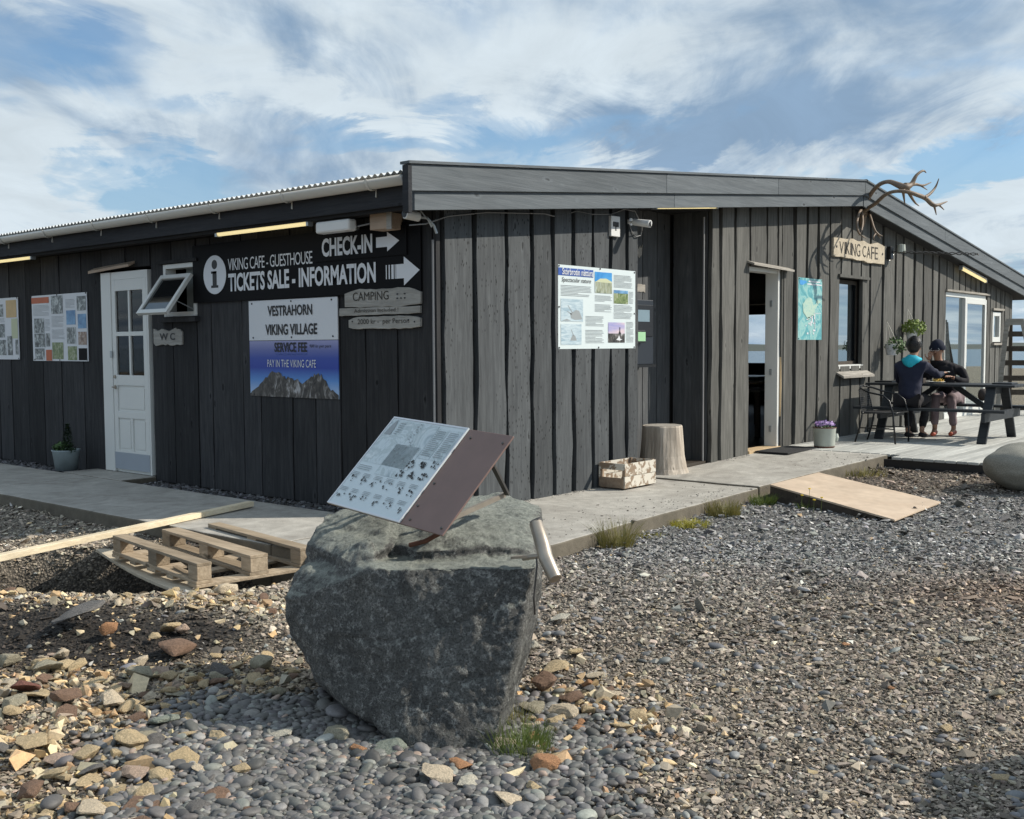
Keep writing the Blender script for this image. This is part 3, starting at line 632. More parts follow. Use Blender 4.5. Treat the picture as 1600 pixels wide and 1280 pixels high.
def clad(plane, spans, zbf, ztf, ops, matf, th, wav):
    for i, (a, b) in enumerate(spans):
        if plane == 'B' and b - a > .15: a += .006; b -= .006
        cuts = sorted({a, b} | {e for o in ops for e in o[:2] if a < e < b})
        # merge slivers
        cs = [cuts[0]] + [c for c in cuts[1:-1] if c - a > .03 and b - c > .03] + [cuts[-1]]
        for p, q in zip(cs, cs[1:]):
            mid = (p + q) / 2; op = [o for o in ops if o[0] < mid < o[1]]; z0 = zbf(mid); lt = th + random.uniform(-.004, .004)
            if not op: board(plane, p, q, z0, ztf, matf(mid), lt, wav, i + .37 * p)
            else:
                o = op[0]
                if o[2] > z0 + .1: board(plane, p, q, z0, lambda c: o[2], matf(mid), lt, wav * .4, i + .2)
                board(plane, p, q, o[3], ztf, matf(mid), lt, wav * .6, i + .6)
eB = [(.05, .41), (.455, .84), (.885, 1.21), (1.255, 1.53), (1.58, 1.85), (1.905, 2.18), (2.235, 2.49), (2.545, 2.79), (2.84, 3.03),
      (4.60, 4.78), (4.84, 5.14), (5.19, 5.53), (5.56, 5.98), (6.03, 6.30), (6.34, 6.76), (6.86, 7.16), (7.22, 7.51), (7.58, 7.91), (7.96, 8.31), (8.36, 8.70), (8.75, 9.06), (9.10, 9.40), (9.47, 9.91), (10.0, 10.46), (10.52, 10.78), (10.85, 11.28), (11.37, 11.72), (11.80, 12.19), (12.26, 12.50), (12.58, 12.93)]
x = 12.98
while x < 17.0: w = random.uniform(.24, .32); eB.append((x, min(x + w, 17.12))); x += w + .055
zbB = lambda x: zr(x) if x > 3.2 else .0
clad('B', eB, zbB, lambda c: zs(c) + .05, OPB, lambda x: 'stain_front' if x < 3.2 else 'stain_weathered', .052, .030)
yA = [.01, .45, .87, 1.22, 1.58, 1.93, 2.43, 2.72, 3.26, 3.52, 3.98, 4.41, 5.47, 5.95, 6.49, 6.96, 7.39, 7.85, 8.22, 8.65, 9.1, 9.5, 9.95, 10.4, 10.8, 11.3, 11.8, 12.3, 12.8]
spA = [(a + .009, b - .009) for a, b in zip(yA, yA[1:]) if not (a == 4.41)] + [(4.42, 4.92), (4.94, 5.455)]
clad('A', spA, lambda c: -.04, lambda c: 2.60, OPA, lambda y: 'stain_side_shade', .026, .010)
# sheathing behind the boards (with the openings left free), inner lining, floor, roof deck
def sheet(plane, lo, hi, ztf, ops, d0, d1, name, mat, zb=-.1, inner=0.0):
    mb = MB(); cuts = sorted({lo, hi} | {e for o in ops for e in o[:2]} | ({8.52} if lo < 8.52 < hi else set()))
    for p, q in zip(cuts, cuts[1:]):
        op = [o for o in ops if o[0] < (p + q) / 2 < o[1]]
        rng_ = [(zb, None)] if not op else ([(zb, op[0][2])] if op[0][2] > zb + .12 else []) + [(op[0][3], None)]
        for z0, z1 in rng_:
            za, zb2 = (z1, z1) if z1 is not None else (ztf(p), ztf(q))
            if plane == 'B': V = [(p, -d0, z0), (q, -d0, z0), (q, -d1, z0), (p, -d1, z0), (p, -d0, za), (q, -d0, zb2), (q, -d1, zb2), (p, -d1, za)]
            else: V = [(-d0, p, z0), (-d0, q, z0), (-d1, q, z0), (-d1, p, z0), (-d0, p, za), (-d0, q, zb2), (-d1, q, zb2), (-d1, p, za)]
            mb.add(V, [(0, 3, 2, 1), (4, 5, 6, 7), (0, 1, 5, 4), (1, 2, 6, 5), (2, 3, 7, 6), (3, 0, 4, 7)])
    return mb.build(name, mat, cafe)
sheet('B', 0, 3.03, zs, [], -.14, 0, 'sheathing', 'backing_black'); sheet('B', 4.585, 17.15, lambda x: zs(x) + .04, OPB, -.14, 0, 'sheathing', 'backing_black')
sheet('A', .14, 12.8, lambda c: 2.62, OPA, -.14, 0, 'sheathing', 'backing_black')
# recess with the payment machine: back wall, right side wall, left side, ceiling
for i in range(5):
    a = 3.04 + i * .31; MB().box(a, a + .295, .50, .525, zr(a), 3.1).build('wall_board', 'stain_recess', cafe)
for a, b in ((.05, .24), (.26, .49)): MB().box(4.575, 4.60, a - .05, b - .03, zr(4.6), 3.15).build('wall_board', 'stain_recess', cafe)
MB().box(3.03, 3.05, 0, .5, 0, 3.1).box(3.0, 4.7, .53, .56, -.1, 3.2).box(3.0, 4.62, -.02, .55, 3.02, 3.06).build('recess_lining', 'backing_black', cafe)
MB().tube([(4.53, .02, zr(4.5)), (4.53, .02, 2.95)], .012).build('conduit_pipe', 'cable_grey', cafe)
# corner strip and cable duct on the corner
MB().box(-.034, .012, -.036, .0, -.02, 2.6).build('corner_board', 'stain_side_shade', cafe); MB().tube([(-.045, -.01, .25), (-.045, -.01, 2.35)], .011).build('conduit_pipe', 'cable_grey', cafe)
# interior shell
YB = 12.8; yh = (5.05, 6.25); zh = (.98, 2.22)
ex = MB(); X1 = 17.15
ex.box(X1 - .12, X1, 0.0, yh[0], -.1, zs(X1)); ex.box(X1 - .12, X1, yh[1], YB, -.1, zs(X1)); ex.box(X1 - .12, X1, yh[0], yh[1], -.1, zh[0]); ex.box(X1 - .12, X1, yh[0], yh[1], zh[1], zs(X1)); ex.build('end_wall', 'stain_weathered', cafe)
MB().box(0, X1, YB, YB + .12, -.1, 2.5).add([(0, YB, 2.5), (8.52, YB, 3.5), (X1, YB, 2.5)], [(0, 1, 2)]).build('back_wall', 'backing_black', cafe)
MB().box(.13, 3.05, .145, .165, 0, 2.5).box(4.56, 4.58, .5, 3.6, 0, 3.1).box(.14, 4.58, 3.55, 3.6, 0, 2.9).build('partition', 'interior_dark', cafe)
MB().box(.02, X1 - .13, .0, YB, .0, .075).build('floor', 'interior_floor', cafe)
fr = MB()
for q in ((yh[0] - .05, yh[0] + .03, zh[0], zh[1]), (yh[1] - .03, yh[1] + .05, zh[0], zh[1]), (yh[0], yh[1], zh[1] - .04, zh[1] + .04), (yh[0], yh[1], zh[0] - .04, zh[0] + .03)): fr.box(X1 - .16, X1 - .1, q[0], q[1], q[2], q[3])
wf = fr.build('end_window_frame', 'dark_timber', cafe); sub(MB().box(X1 - .065, X1 - .06, yh[0], yh[1], *zh), 'pane', 'clear_glass', wf)
# roof: deck, soffit, corrugated sheets
def zt_(x): return float(np.interp(x, [-.7, 8.52, 18], [2.845, 3.76, 3.76 - .119 * 9.48]))
rd = MB()
for a, b in ((-.34, 8.52), (8.52, 17.7)):
    V = [(a, -.26, zs(a) + .02), (b, -.26, zs(b) + .02), (b, YB + .2, zs(b) + .02), (a, YB + .2, zs(a) + .02), (a, -.26, zt_(a) - .02), (b, -.26, zt_(b) - .02), (b, YB + .2, zt_(b) - .02), (a, YB + .2, zt_(a) - .02)]
    rd.add(V, [(0, 3, 2, 1), (4, 5, 6, 7), (0, 1, 5, 4), (1, 2, 6, 5), (2, 3, 7, 6), (3, 0, 4, 7)])
rd.build('roof', 'backing_black', cafe)
def corr(x0, x1):
    n = int((YB + .5) / .0095); vs = []; per = .0765
    for i in range(n):
        yy = -.28 + i * .0095; zz_ = .012 * sin(2 * pi * yy / per)
        for X_ in (x0, x1):
            for d in (0, .003): vs.append((X_, yy, zt_(X_) - .004 + zz_ + d))
    fs = []
    for i in range(n - 1):
        a = i * 4; b = a + 4; fs += [(a, b, b + 2, a + 2), (a + 1, a + 3, b + 3, b + 1), (a, a + 1, b + 1, b), (a + 2, b + 2, b + 3, a + 3)]
    return MB().add(vs, fs).build('roof_sheet', 'roof_zinc', cafe, smooth=False, fix=False)
corr(-.46, 8.52); corr(8.52, 17.75)
# fascia, gutter with brackets on the side eave
MB().box(-.375, -.345, -.04, YB, 2.61, 2.80).build('fascia_board', 'fascia_black', cafe)
gy0, gy1 = -.085, YB
gu = MB(); ns = 10; prof = [(-.43 - .062 * cos(pi * k / ns), 2.835 - .075 * sin(pi * k / ns)) for k in range(ns + 1)]
prof2 = [(-.43 - .056 * cos(pi * k / ns), 2.835 - .069 * sin(pi * k / ns)) for k in range(ns + 1)][::-1]; pr = prof + prof2; n = len(pr)
gu.add([(a, gy0, b) for a, b in pr] + [(a, gy1, b) for a, b in pr], [(i, (i + 1) % n, n + (i + 1) % n, n + i) for i in range(n)] + [tuple(range(n)), tuple(range(n, 2 * n))[::-1]])
gut = gu.build('gutter', 'gutter_pvc', cafe, smooth=True)
mcap = MB().poly([(a, gy0 - .004, b) for a, b in prof], (0, 1, 0), .006); sub(mcap, 'end_cap', 'white_plastic', gut)
for k in range(11):
    yy = .32 + k * 1.12; br = MB()
    pts = [(-.43 - .071 * cos(pi * q / 8), yy, 2.835 - .084 * sin(pi * q / 8)) for q in range(9)]
    for p, q in zip(pts, pts[1:]): br.bar(p, q, .004, .03, (0, 1, 0))
    br.bar((-.365, yy, 2.83), (-.376, yy, 2.70), .025, .006, (0, 1, 0)); sub(br, 'bracket', 'gutter_pvc', gut)
# barge boards on the sunny gable: upper row proud of the lower row, each a few lengths long
def barge(pts, zo0, zo1, y0, y1, ztop):
    V = []
    for x_, xb in pts: V += [(x_, y0, ztop(x_) + zo1), (xb, y0, ztop(xb) + zo0), (x_, y1, ztop(x_) + zo1), (xb, y1, ztop(xb) + zo0)]
    return MB().add(V, [(0, 1, 5, 4), (2, 6, 7, 3), (0, 4, 6, 2), (1, 3, 7, 5), (0, 2, 3, 1), (4, 5, 7, 6)]).build('barge_board', 'barge_grey', cafe, bevel=.003)
zu = lambda x: float(np.interp(x, [-.61, 8.51, 17.02], [2.875, 3.79, 2.79])) if x < 17.02 else 2.79 - (x - 17.02) * .1175
for a, b in ((-.61, 3.15), (3.155, 5.75), (5.755, 8.51), (8.52, 12.0), (12.005, 17.75)):
    barge([(a, a), (b, b)], -.205, .0, -.325, -.297, zu)
for a, b in ((-.54, 3.35), (3.355, 8.50), (8.53, 13.4), (13.405, 17.7)):
    barge([(a, a), (b, b)], -.355, -.20, -.296, -.268, zu)
for a, b in ((-.64, 8.54), (8.50, 17.8)):
    V = [(q, y_, zu(q) + d) for q in (a, b) for y_ in (-.345, -.24) for d in (.002, .024)]
    MB().add(V, [(0, 2, 6, 4), (1, 5, 7, 3), (0, 4, 5, 1), (2, 3, 7, 6), (0, 1, 3, 2), (4, 6, 7, 5)]).build('barge_cap', 'barge_grey', cafe)
MB().box(-.64, -.60, -.33, -.265, 2.50, 2.87).build('barge_end', 'fascia_black', cafe)
MB().box(-.47, -.455, -.262, -.14, 2.60, 2.76).build('soffit_end', 'drip_wood', cafe)
# ------------------------------------------------------------------ doors and windows of the cafe
def PX(px, py, X):
    r = ray(px, py); return CAM + r * (X - CAM[0]) / r[0]
# side door (white, four panes above, panels below)
dy0, dy1, dz1 = 5.42, 4.46, 2.33
MB().box(-.055, .10, 5.225, 5.44, .01, dz1).box(-.045, .10, 4.445, 4.475, .01, dz1).box(-.045, .10, 4.475, 5.225, dz1 - .09, dz1).box(-.02, .10, 4.475, 5.225, .005, .04).build('door_frame', 'white_paint', cafe, bevel=.004)
MB().add([(-.03, 5.62, 2.40), (-.03, 4.72, 2.44), (-.11, 4.72, 2.40), (-.11, 5.62, 2.36), (-.03, 5.62, 2.37), (-.03, 4.72, 2.41), (-.11, 4.72, 2.37), (-.11, 5.62, 2.33)],
         [(0, 1, 2, 3), (7, 6, 5, 4), (0, 4, 5, 1), (1, 5, 6, 2), (2, 6, 7, 3), (3, 7, 4, 0)]).build('drip_board', 'drip_wood', cafe)
fd = Face((-.012, 5.22, 2.24), (0, -.745 / .845, 0), (0, 0, -1), (-1, 0, 0), .845, 2.20)
W_, H_ = .845, 2.20
def bars(mb, rects, th, back=0.0, face=fd):
    for u0, v0, u1, v1 in rects: mb.poly([face.p(u0, v0, back), face.p(u1, v0, back), face.p(u1, v1, back), face.p(u0, v1, back)], face.N, th)
    return mb
d1 = MB(); bars(d1, [(0, 0, .09, H_), (.755, 0, W_, H_), (.09, 0, .755, .13), (.09, .60, .755, .65), (.405, .13, .445, .60), (.405, .65, .445, 1.10), (.09, 1.10, .755, 1.22), (.09, 1.52, .755, 1.60), (.40, 1.60, .45, 1.98), (.09, 1.98, .755, H_)], .035)
door = d1.build('door', 'white_paint', cafe, bevel=.003)
dp = MB(); bars(dp, [(.09, 1.22, .755, 1.52), (.09, 1.60, .40, 1.98), (.45, 1.60, .755, 1.98)], .018); bars(dp, [(.12, 1.25, .725, 1.49), (.12, 1.63, .37, 1.95), (.48, 1.63, .725, 1.95)], .008, .018); sub(dp, 'panel', 'white_paint', door, bevel=.002)
for q in ((.09, .13, .405, .60), (.445, .13, .755, .60), (.09, .65, .405, 1.10), (.445, .65, .755, 1.10)):
    mb = MB(); bars(mb, [q], .004, .012); sub(mb, 'pane', 'clear_glass', door)
mb = MB(); bars(mb, [(.0, 2.0, W_, H_ - .005)], .004, .036); sub(mb, 'kick_plate', 'kick_grey', door)
hb = MB().tube([fd.p(.045, 1.24, .036), fd.p(.045, 1.24, .075), fd.p(.13, 1.24, .08)], .009).lathe(fd.p(.045, 1.24, .036), [(.0, 0), (.024, 0), (.024, .008), (0, .009)], 12, fd.N).lathe(fd.p(.045, 1.12, .036), [(.0, 0), (.02, 0), (.02, .012), (0, .013)], 12, fd.N)
sub(hb, 'handle', 'steel', door); sub(MB().box(-.068, -.055, 5.21, 5.25, 1.34, 1.42), 'lock_plate', 'galvanised', door)
cu = MB()
for k in range(40):                                                  # folded curtain behind the panes
    a = 5.20 - k * .018; b = a - .018; xa = .012 + .010 * sin(k * 1.3); xb = .012 + .010 * sin((k + 1) * 1.3); cu.add([(xa, a, 1.05), (xb, b, 1.05), (xb, b, 2.2), (xa, a, 2.2)], [(0, 1, 2, 3)])
cu.build('curtain', 'curtain', cafe, fix=False)
pic = MB(); pic.add([(-.006, 5.08, 1.16), (-.006, 4.885, 1.16), (-.006, 4.885, 1.47), (-.006, 5.08, 1.47)], [(0, 1, 2, 3)]); pic.build('door_poster', 'print_sea', cafe)
# propped toilet window above the WC plank
a0, a1, zb_, zt2 = 4.13, 3.51, 1.79, 2.36
fw = MB()
for q in ((a0 - .05, a0, zb_, zt2), (a1, a1 + .05, zb_, zt2), (a1 + .05, a0 - .05, zt2 - .05, zt2), (a1 + .05, a0 - .05, zb_, zb_ + .05)): fw.box(-.04, .09, q[0], q[1], q[2], q[3])
tw = fw.build('window', 'white_paint', cafe, bevel=.003)
sub(MB().box(-.09, -.03, a1 - .05, a0 + .06, zb_ - .06, zb_ - .008), 'sill', 'stain_side_shade', tw); sub(MB().box(-.07, -.03, a1 - .06, a0 + .08, zt2 + .005, zt2 + .04), 'lintel', 'stain_side_shade', tw)
sub(MB().box(.09, .10, a1 + .05, a0 - .25, zb_, zt2), 'blind', 'grey_curtain', tw)
tp = np.array([-.05, 0, 2.22]); bt = np.array([-.36, 0, 1.80]); sv_ = bt - tp; sl_ = np.linalg.norm(sv_); sv_ /= sl_; sn = np.cross((0, -1, 0), sv_); sn = sn if sn[0] < 0 else -sn
fs_ = Face(tp + np.array([0, a0 - .02, 0]), (0, -1, 0), sv_, sn, a0 - a1 - .04, sl_); sw = MB()
bars(sw, [(0, 0, .05, sl_), (fs_.w - .05, 0, fs_.w, sl_), (.05, 0, fs_.w - .05, .05), (.05, sl_ - .05, fs_.w - .05, sl_)], .04, face=fs_); sub(sw, 'sash', 'white_paint', tw, bevel=.003)
mb = MB(); bars(mb, [(.05, .05, fs_.w - .05, sl_ - .05)], .005, .016, fs_); sub(mb, 'pane', 'dark_glass', tw)
sub(MB().tube([fs_.p(.02, .38, 0), (-.05, a0 - .03, 1.86)], .006).tube([fs_.p(fs_.w - .02, .34, 0), (-.05, a1 + .03, 1.86)], .006), 'stay', 'galvanised', tw)
# open front door: only frame, threshold and lining stand in the opening
MB().box(6.37, 6.43, -.03, .15, .10, 2.43).box(5.55, 5.57, -.02, .15, .10, 2.43).box(5.57, 6.37, -.02, .15, 2.38, 2.43).build('door_frame', 'white_paint', cafe, bevel=.003)
MB().box(6.432, 6.475, -.052, .0, .09, 2.43).build('door_trim', 'door_wood', cafe); MB().box(6.478, 6.53, -.066, .0, .09, 2.41).build('door_trim', 'stain_weathered', cafe)
MB().box(5.55, 6.43, -.06, .16, .072, .112).build('threshold', 'door_wood', cafe, bevel=.004)
MB().add([(5.47, -.036, 2.50), (6.60, -.036, 2.47), (6.60, -.15, 2.43), (5.47, -.15, 2.46), (5.47, -.036, 2.475), (6.60, -.036, 2.445), (6.60, -.15, 2.405), (5.47, -.15, 2.435)],
         [(0, 1, 2, 3), (7, 6, 5, 4), (0, 4, 5, 1), (1, 5, 6, 2), (2, 6, 7, 3), (3, 7, 4, 0)]).build('drip_board', 'grey_wood', cafe)
sub_h = MB().box(6.355, 6.372, .05, .08, 1.05, 1.13).box(6.355, 6.372, .05, .08, 1.95, 2.03).box(6.355, 6.372, .05, .08, .3, .38); sub_h.build('hinge', 'galvanised', cafe)
# deep-set window right of the map poster
w1 = MB().box(8.29, 9.20, .05, .08, 1.15, 1.20).box(8.29, 9.20, .05, .08, 2.34, 2.40).box(8.29, 8.33, .05, .08, 1.20, 2.34).box(9.16, 9.20, .05, .08, 1.20, 2.34).build('window', 'dark_timber', cafe)
sub(MB().box(8.33, 9.16, .062, .068, 1.20, 2.34), 'pane', 'window_glass', w1)
sub(MB().box(8.27, 9.22, -.02, .05, 1.125, 1.15).box(8.25, 9.22, -.045, -.02, 1.09, 1.15), 'inner_sill', 'white_paint', w1)
sub(MB().add([(8.20, -.036, 1.06), (9.36, -.036, 1.06), (9.36, -.17, .99), (8.20, -.17, .99), (8.20, -.036, 1.03), (9.36, -.036, 1.03), (9.36, -.17, .96), (8.20, -.17, .96)],
         [(0, 1, 2, 3), (7, 6, 5, 4), (0, 4, 5, 1), (1, 5, 6, 2), (2, 6, 7, 3), (3, 7, 4, 0)]), 'sill', 'grey_wood', w1)
sub(MB().box(9.14, 9.22, -.055, .0, 1.15, 2.42).box(8.22, 9.34, -.09, -.036, 2.42, 2.46), 'surround', 'stain_weathered', w1)
# sliding glass door
sd = MB().box(12.97, 13.01, -.03, .08, .12, 2.36).box(12.97, 15.36, -.03, .08, 2.30, 2.38).box(12.97, 15.36, -.05, .08, .10, .20).box(15.26, 15.36, -.05, .08, .20, 2.30).box(14.05, 14.17, -.05, .05, .20, 2.30).box(14.17, 15.26, -.05, .02, 2.20, 2.30).box(14.17, 15.26, -.05, .02, .20, .28).build('sliding_door', 'white_paint', cafe, bevel=.004)
sub(MB().box(13.01, 14.05, .01, .016, .2, 2.3), 'pane', 'window_glass', sd); sub(MB().box(14.17, 15.26, -.022, -.016, .28, 2.2), 'pane', 'window_glass', sd)
sub(MB().box(12.90, 15.45, -.09, -.036, 2.385, 2.42), 'lintel', 'grey_wood', sd)
sw_ = MB()
for q in ((15.80, 15.88, 1.48, 2.08), (16.26, 16.34, 1.48, 2.08), (15.88, 16.26, 2.00, 2.08), (15.88, 16.26, 1.48, 1.58)): sw_.box(q[0], q[1], -.045, .05, q[2], q[3])
sw_ = sw_.build('window', 'white_paint', cafe, bevel=.003); sub(MB().box(15.88, 16.26, .0, .006, 1.58, 2.0), 'pane', 'window_glass', sw_)
sub(MB().box(15.70, 16.45, -.11, -.036, 1.42, 1.46).box(15.70, 16.45, -.09, -.036, 2.11, 2.15), 'sill', 'grey_wood', sw_)

# ------------------------------------------------------------------ signs on the shaded side
def screws(f, pts, parent, r=.009):
    mb = MB()
    for u_, v_ in pts: mb.lathe(f.p(u_ * f.w, v_ * f.h, .001), [(0, 0), (r, 0), (r, .004), (0, .005)], 8, f.N)
    mb.build('screw', 'ink_black', parent)
f = faceA(3.54, .13, 1.925, 2.525, .052)
s1 = thing('direction_sign', f.p(f.w / 2, f.h), 'long black sign reading VIKING CAFE - GUESTHOUSE, CHECK-IN, TICKETS SALE - INFORMATION with white arrows', 'sign')
f.panel(.02).build('panel', 'black_sign', s1); fc = faceA(1.52, .29, 2.245, 2.50, .064); fc.panel(.010).build('check_in_panel', 'black_sign', s1)
ys = lambda y_: (3.54 - y_) / f.w
zv = lambda z_: (2.525 - z_) / f.h
f.text('VIKING CAFE - GUESTHOUSE', ys(2.90), zv(2.355), ys(1.56), zv(2.235), 'sign_white', s1, spacing=.9)
f.text('TICKETS SALE - INFORMATION', ys(2.90), zv(2.205), ys(.69), zv(2.02), 'sign_white', s1, bold=.034)
f.text('CHECK-IN', ys(1.41), zv(2.455), ys(.72), zv(2.285), 'sign_white', s1, bold=.034, off=.0145)
c0 = MB(); cc = f.p(3.54 - 3.135, zv(2.205) * f.h, .004); c0.lathe(cc, [(0, 0), (.20, 0), (.20, .002), (0, .0022)], 40, f.N); c0.build('round_badge', 'sign_white', s1)
ib = MB(); ib.lathe(cc + np.array((-.0025, 0, .105)), [(0, 0), (.048, 0), (.048, .001), (0, .0012)], 24, f.N)
bx = lambda y0_, y1_, z0_, z1_: ib.box(cc[0] - .0045, cc[0] - .003, 3.135 - y1_, 3.135 - y0_, 2.205 + z0_, 2.205 + z1_)
bx(-.035, .035, -.11, .035); bx(-.06, .035, .012, .036); bx(-.062, .062, -.135, -.11); ib.build('information_symbol', 'ink_black', s1)
def arrow(mb, face, ya, yb, zc, hh, sh, off, stripes=False):
    P = lambda y_, z_: face.O + face.U * (face.O[1] - y_) + face.V * (face.O[2] - z_) + face.N * off
    ym = yb + (ya - yb) * (.52 if not stripes else .46); st = ya - (.13 if stripes else 0)
    mb.add([P(st, zc - sh), P(ym, zc - sh), P(ym, zc - hh), P(yb, zc), P(ym, zc + hh), P(ym, zc + sh), P(st, zc + sh)], [(0, 1, 2, 3, 4, 5, 6)])
    if stripes:
        for k, (a, b) in enumerate(((0, .012), (.035, .052), (.07, .10), (.112, .124))): mb.add([P(ya - a, zc - sh), P(ya - b, zc - sh), P(ya - b, zc + sh), P(ya - a, zc + sh)], [(0, 1, 2, 3)])
mb = MB(); arrow(mb, f, .67, .375, 2.37, .085, .045, .0145); arrow(mb, f, .56, .14, 2.105, .125, .062, .004, True); mb.build('arrow', 'sign_white', s1, fix=False)

f = faceA(2.59, 1.235, 1.52, 1.915, .038)
s2 = thing('village_sign', f.p(f.w / 2, f.h), 'white panel reading VESTRAHORN VIKING VILLAGE screwed above the blue service fee sign', 'sign')
f.panel(.01).build('panel', 'sign_white', s2); f.text('VESTRAHORN', .23, .14, .735, .40, 'ink_black', s2, bold=.026); f.text('VIKING VILLAGE', .20, .60, .785, .87, 'ink_black', s2, bold=.026)
screws(f, [(.04, .07), (.5, .05), (.94, .06), (.05, .93), (.5, .93), (.95, .92)], s2)
f = faceA(2.59, 1.235, .965, 1.515, .036)
s3 = thing('service_fee_sign', f.p(f.w / 2, f.h), 'blue sign reading SERVICE FEE, PAY IN THE VIKING CAFE over a picture of jagged mountains', 'sign')
f.panel(.008).build('panel', 'print_dusk_sky', s3); f.text('SERVICE FEE', .30, .03, .67, .20, 'ink_black', s3, bold=.024); f.text('900 kr per pers', .70, .07, .93, .14, 'ink_black', s3, shear=.2)
f.text('FOR VISITING THE VIKING VILLAGE AND THE COAST', .31, .225, .67, .255, 'ink_blue', s3); f.text('PAY IN THE VIKING CAFE', .215, .335, .765, .47, 'sign_white', s3)
ridge = [(0, .97), (.02, .92), (.07, .86), (.10, .83), (.12, .78), (.16, .72), (.19, .65), (.21, .66), (.24, .58), (.27, .54), (.29, .56), (.32, .57), (.345, .555), (.37, .58), (.39, .64), (.41, .62), (.43, .68), (.45, .63), (.47, .66), (.50, .66), (.52, .70), (.56, .67), (.58, .72), (.61, .76), (.64, .72), (.66, .69), (.69, .66), (.71, .62), (.73, .63), (.745, .57), (.76, .60), (.79, .56), (.81, .62), (.82, .57), (.84, .66), (.87, .69), (.89, .78), (.92, .86), (.94, .84), (.96, .88), (1, .93)]
mt = MB()
for (a, b), (c, d) in zip(ridge, ridge[1:]): mt.add([f.p(a * f.w, b * f.h, .004), f.p(c * f.w, d * f.h, .004), f.p(c * f.w, f.h, .004), f.p(a * f.w, f.h, .004)], [(3, 2, 1, 0)])
mt.build('mountain_print', 'print_rock', s3, fix=False); screws(f, [(.05, .97), (.95, .97)], s3)
# driftwood planks about camping
def rough_plank(face, mat, th, seed, parent=None, name='plank', n=14, amp=.12, taper=(0, 0)):
    vs = []
    for i in range(n + 1):
        u_ = face.w * i / n
        e = [amp * face.h * mnoise.noise((i * .55, seed * 3.3, k * 7.)) for k in (0, 1)]
        k0 = taper[0] * face.h * max(0, 1 - i / 1.5) + taper[1] * face.h * max(0, 1 - (n - i) / 1.5)
        for v_, d in ((e[0] + k0, 0), (e[0] + k0, -th), (face.h + e[1] - k0 * .6, -th), (face.h + e[1] - k0 * .6, 0)): vs.append(face.p(u_, v_, d))
    fs = [(i * 4 + k, i * 4 + (k + 1) % 4, i * 4 + 4 + (k + 1) % 4, i * 4 + 4 + k) for i in range(n) for k in range(4)] + [(0, 3, 2, 1), tuple(n * 4 + k for k in range(4))]
    o = MB().add(vs, fs).build(name, mat, parent, bevel=.004); return o
sc = thing('camping_sign', (-.05, .65, 1.73), 'two weathered planks hand lettered CAMPING and Admission Included, above the price plank', 'sign')
f = faceA(1.11, .13, 1.80, 1.965, .06); rough_plank(f, 'grey_wood_side', .025, 1, sc, taper=(.2, .25)); f.text('CAMPING', .12, .14, .60, .60, 'chalk_dark', sc, off=.004); f.text(':.:', .70, .3, .82, .6, 'ink_black', sc, off=.004)
f = faceA(1.19, .14, 1.735, 1.80, .058); rough_plank(f, 'grey_wood_side', .025, 2, sc); f.text('Admission Included !', .20, .12, .75, .62, 'chalk_dark', sc, off=.004)
sp = thing('price_plank', (-.05, .6, 1.61), 'single weathered plank hand lettered 2000 kr per Person below the camping planks', 'sign')
f = faceA(1.06, .14, 1.61, 1.72, .06); rough_plank(f, 'grey_wood_side', .03, 3, sp, taper=(.25, .2)); f.text('2000 kr -  per Person', .14, .18, .86, .72, 'chalk_dark', sp, off=.004); screws(f, [(.06, .35), (.85, .35), (.93, .5)], sp, .007)
sw2 = thing('wc_sign', (-.05, 4.07, 1.48), 'small grey driftwood board lettered WC below the propped open window', 'sign')
f = faceA(4.34, 3.78, 1.48, 1.655, .05); rough_plank(f, 'grey_wood_side', .03, 5, sw2, amp=.2, taper=(.06, .1)); f.text('W C', .24, .24, .78, .68, 'ink_black', sw2, bold=.02)
# history posters
f = faceA(7.20, 5.80, 1.295, 2.125, .040)
p2 = thing('history_poster', f.p(f.w / 2, f.h), 'white poster with an orange heading and many small photographs, beside the white door', 'poster')
f.panel(.008).build('panel', 'sign_white', p2)
def rects(face, mat, rs, parent, name='photo_print', off=.003):
    for r_ in rs: face.rect(MB(), *r_, off=off).build(name, mat, parent, fix=False)
rects(f, 'ink_orange', [(.0, .03, .33, .12)], p2, 'heading_band')
rects(f, 'print_mono', [(.37, .02, .58, .29), (.04, .35, .23, .57), (.04, .58, .24, .79), (.26, .58, .33, .78), (.04, .81, .22, .98), (.64, .50, .80, .74), (.83, .05, .985, .26)], p2)
rects(f, 'print_blue', [(.64, .25, .80, .46), (.84, .31, .985, .52)], p2); rects(f, 'print_brown', [(.84, .57, .985, .76)], p2); rects(f, 'print_green', [(.65, .78, .81, .985), (.37, .72, .57, .97)], p2); rects(f, 'ink_orange', [(.25, .83, .36, .995)], p2); rects(f, 'black_sign', [(.84, .81, .985, .985)], p2)
mb = MB(); f.lines(mb, .03, .15, .34, .32, 9); f.lines(mb, .37, .33, .60, .50, 9); f.lines(mb, .37, .53, .60, .68, 8); f.lines(mb, .63, .09, .80, .22, 7); f.lines(mb, .25, .37, .34, .55, 9); mb.build('body_text', 'ink_grey', p2, fix=False); screws(f, [(.0, .0), (.48, .01), (.985, .01), (.03, .98), (.5, .985), (.98, .98)], p2)
f = faceA(9.0, 7.585, 1.31, 2.125, .040)
p1 = thing('history_poster', f.p(f.w / 2, f.h), 'white poster with a large sepia document print, cut by the left edge of the picture', 'poster')
f.panel(.008).build('panel', 'sign_white', p1); rects(f, 'ink_tan', [(.76, .04, .97, .32)], p1); rects(f, 'ink_pale_green', [(.86, .34, .985, .66)], p1); rects(f, 'print_mono', [(.40, .1, .70, .3), (.45, .42, .72, .64), (.77, .62, .87, .93), (.45, .68, .74, .93), (.93, .68, .985, .92)], p1)
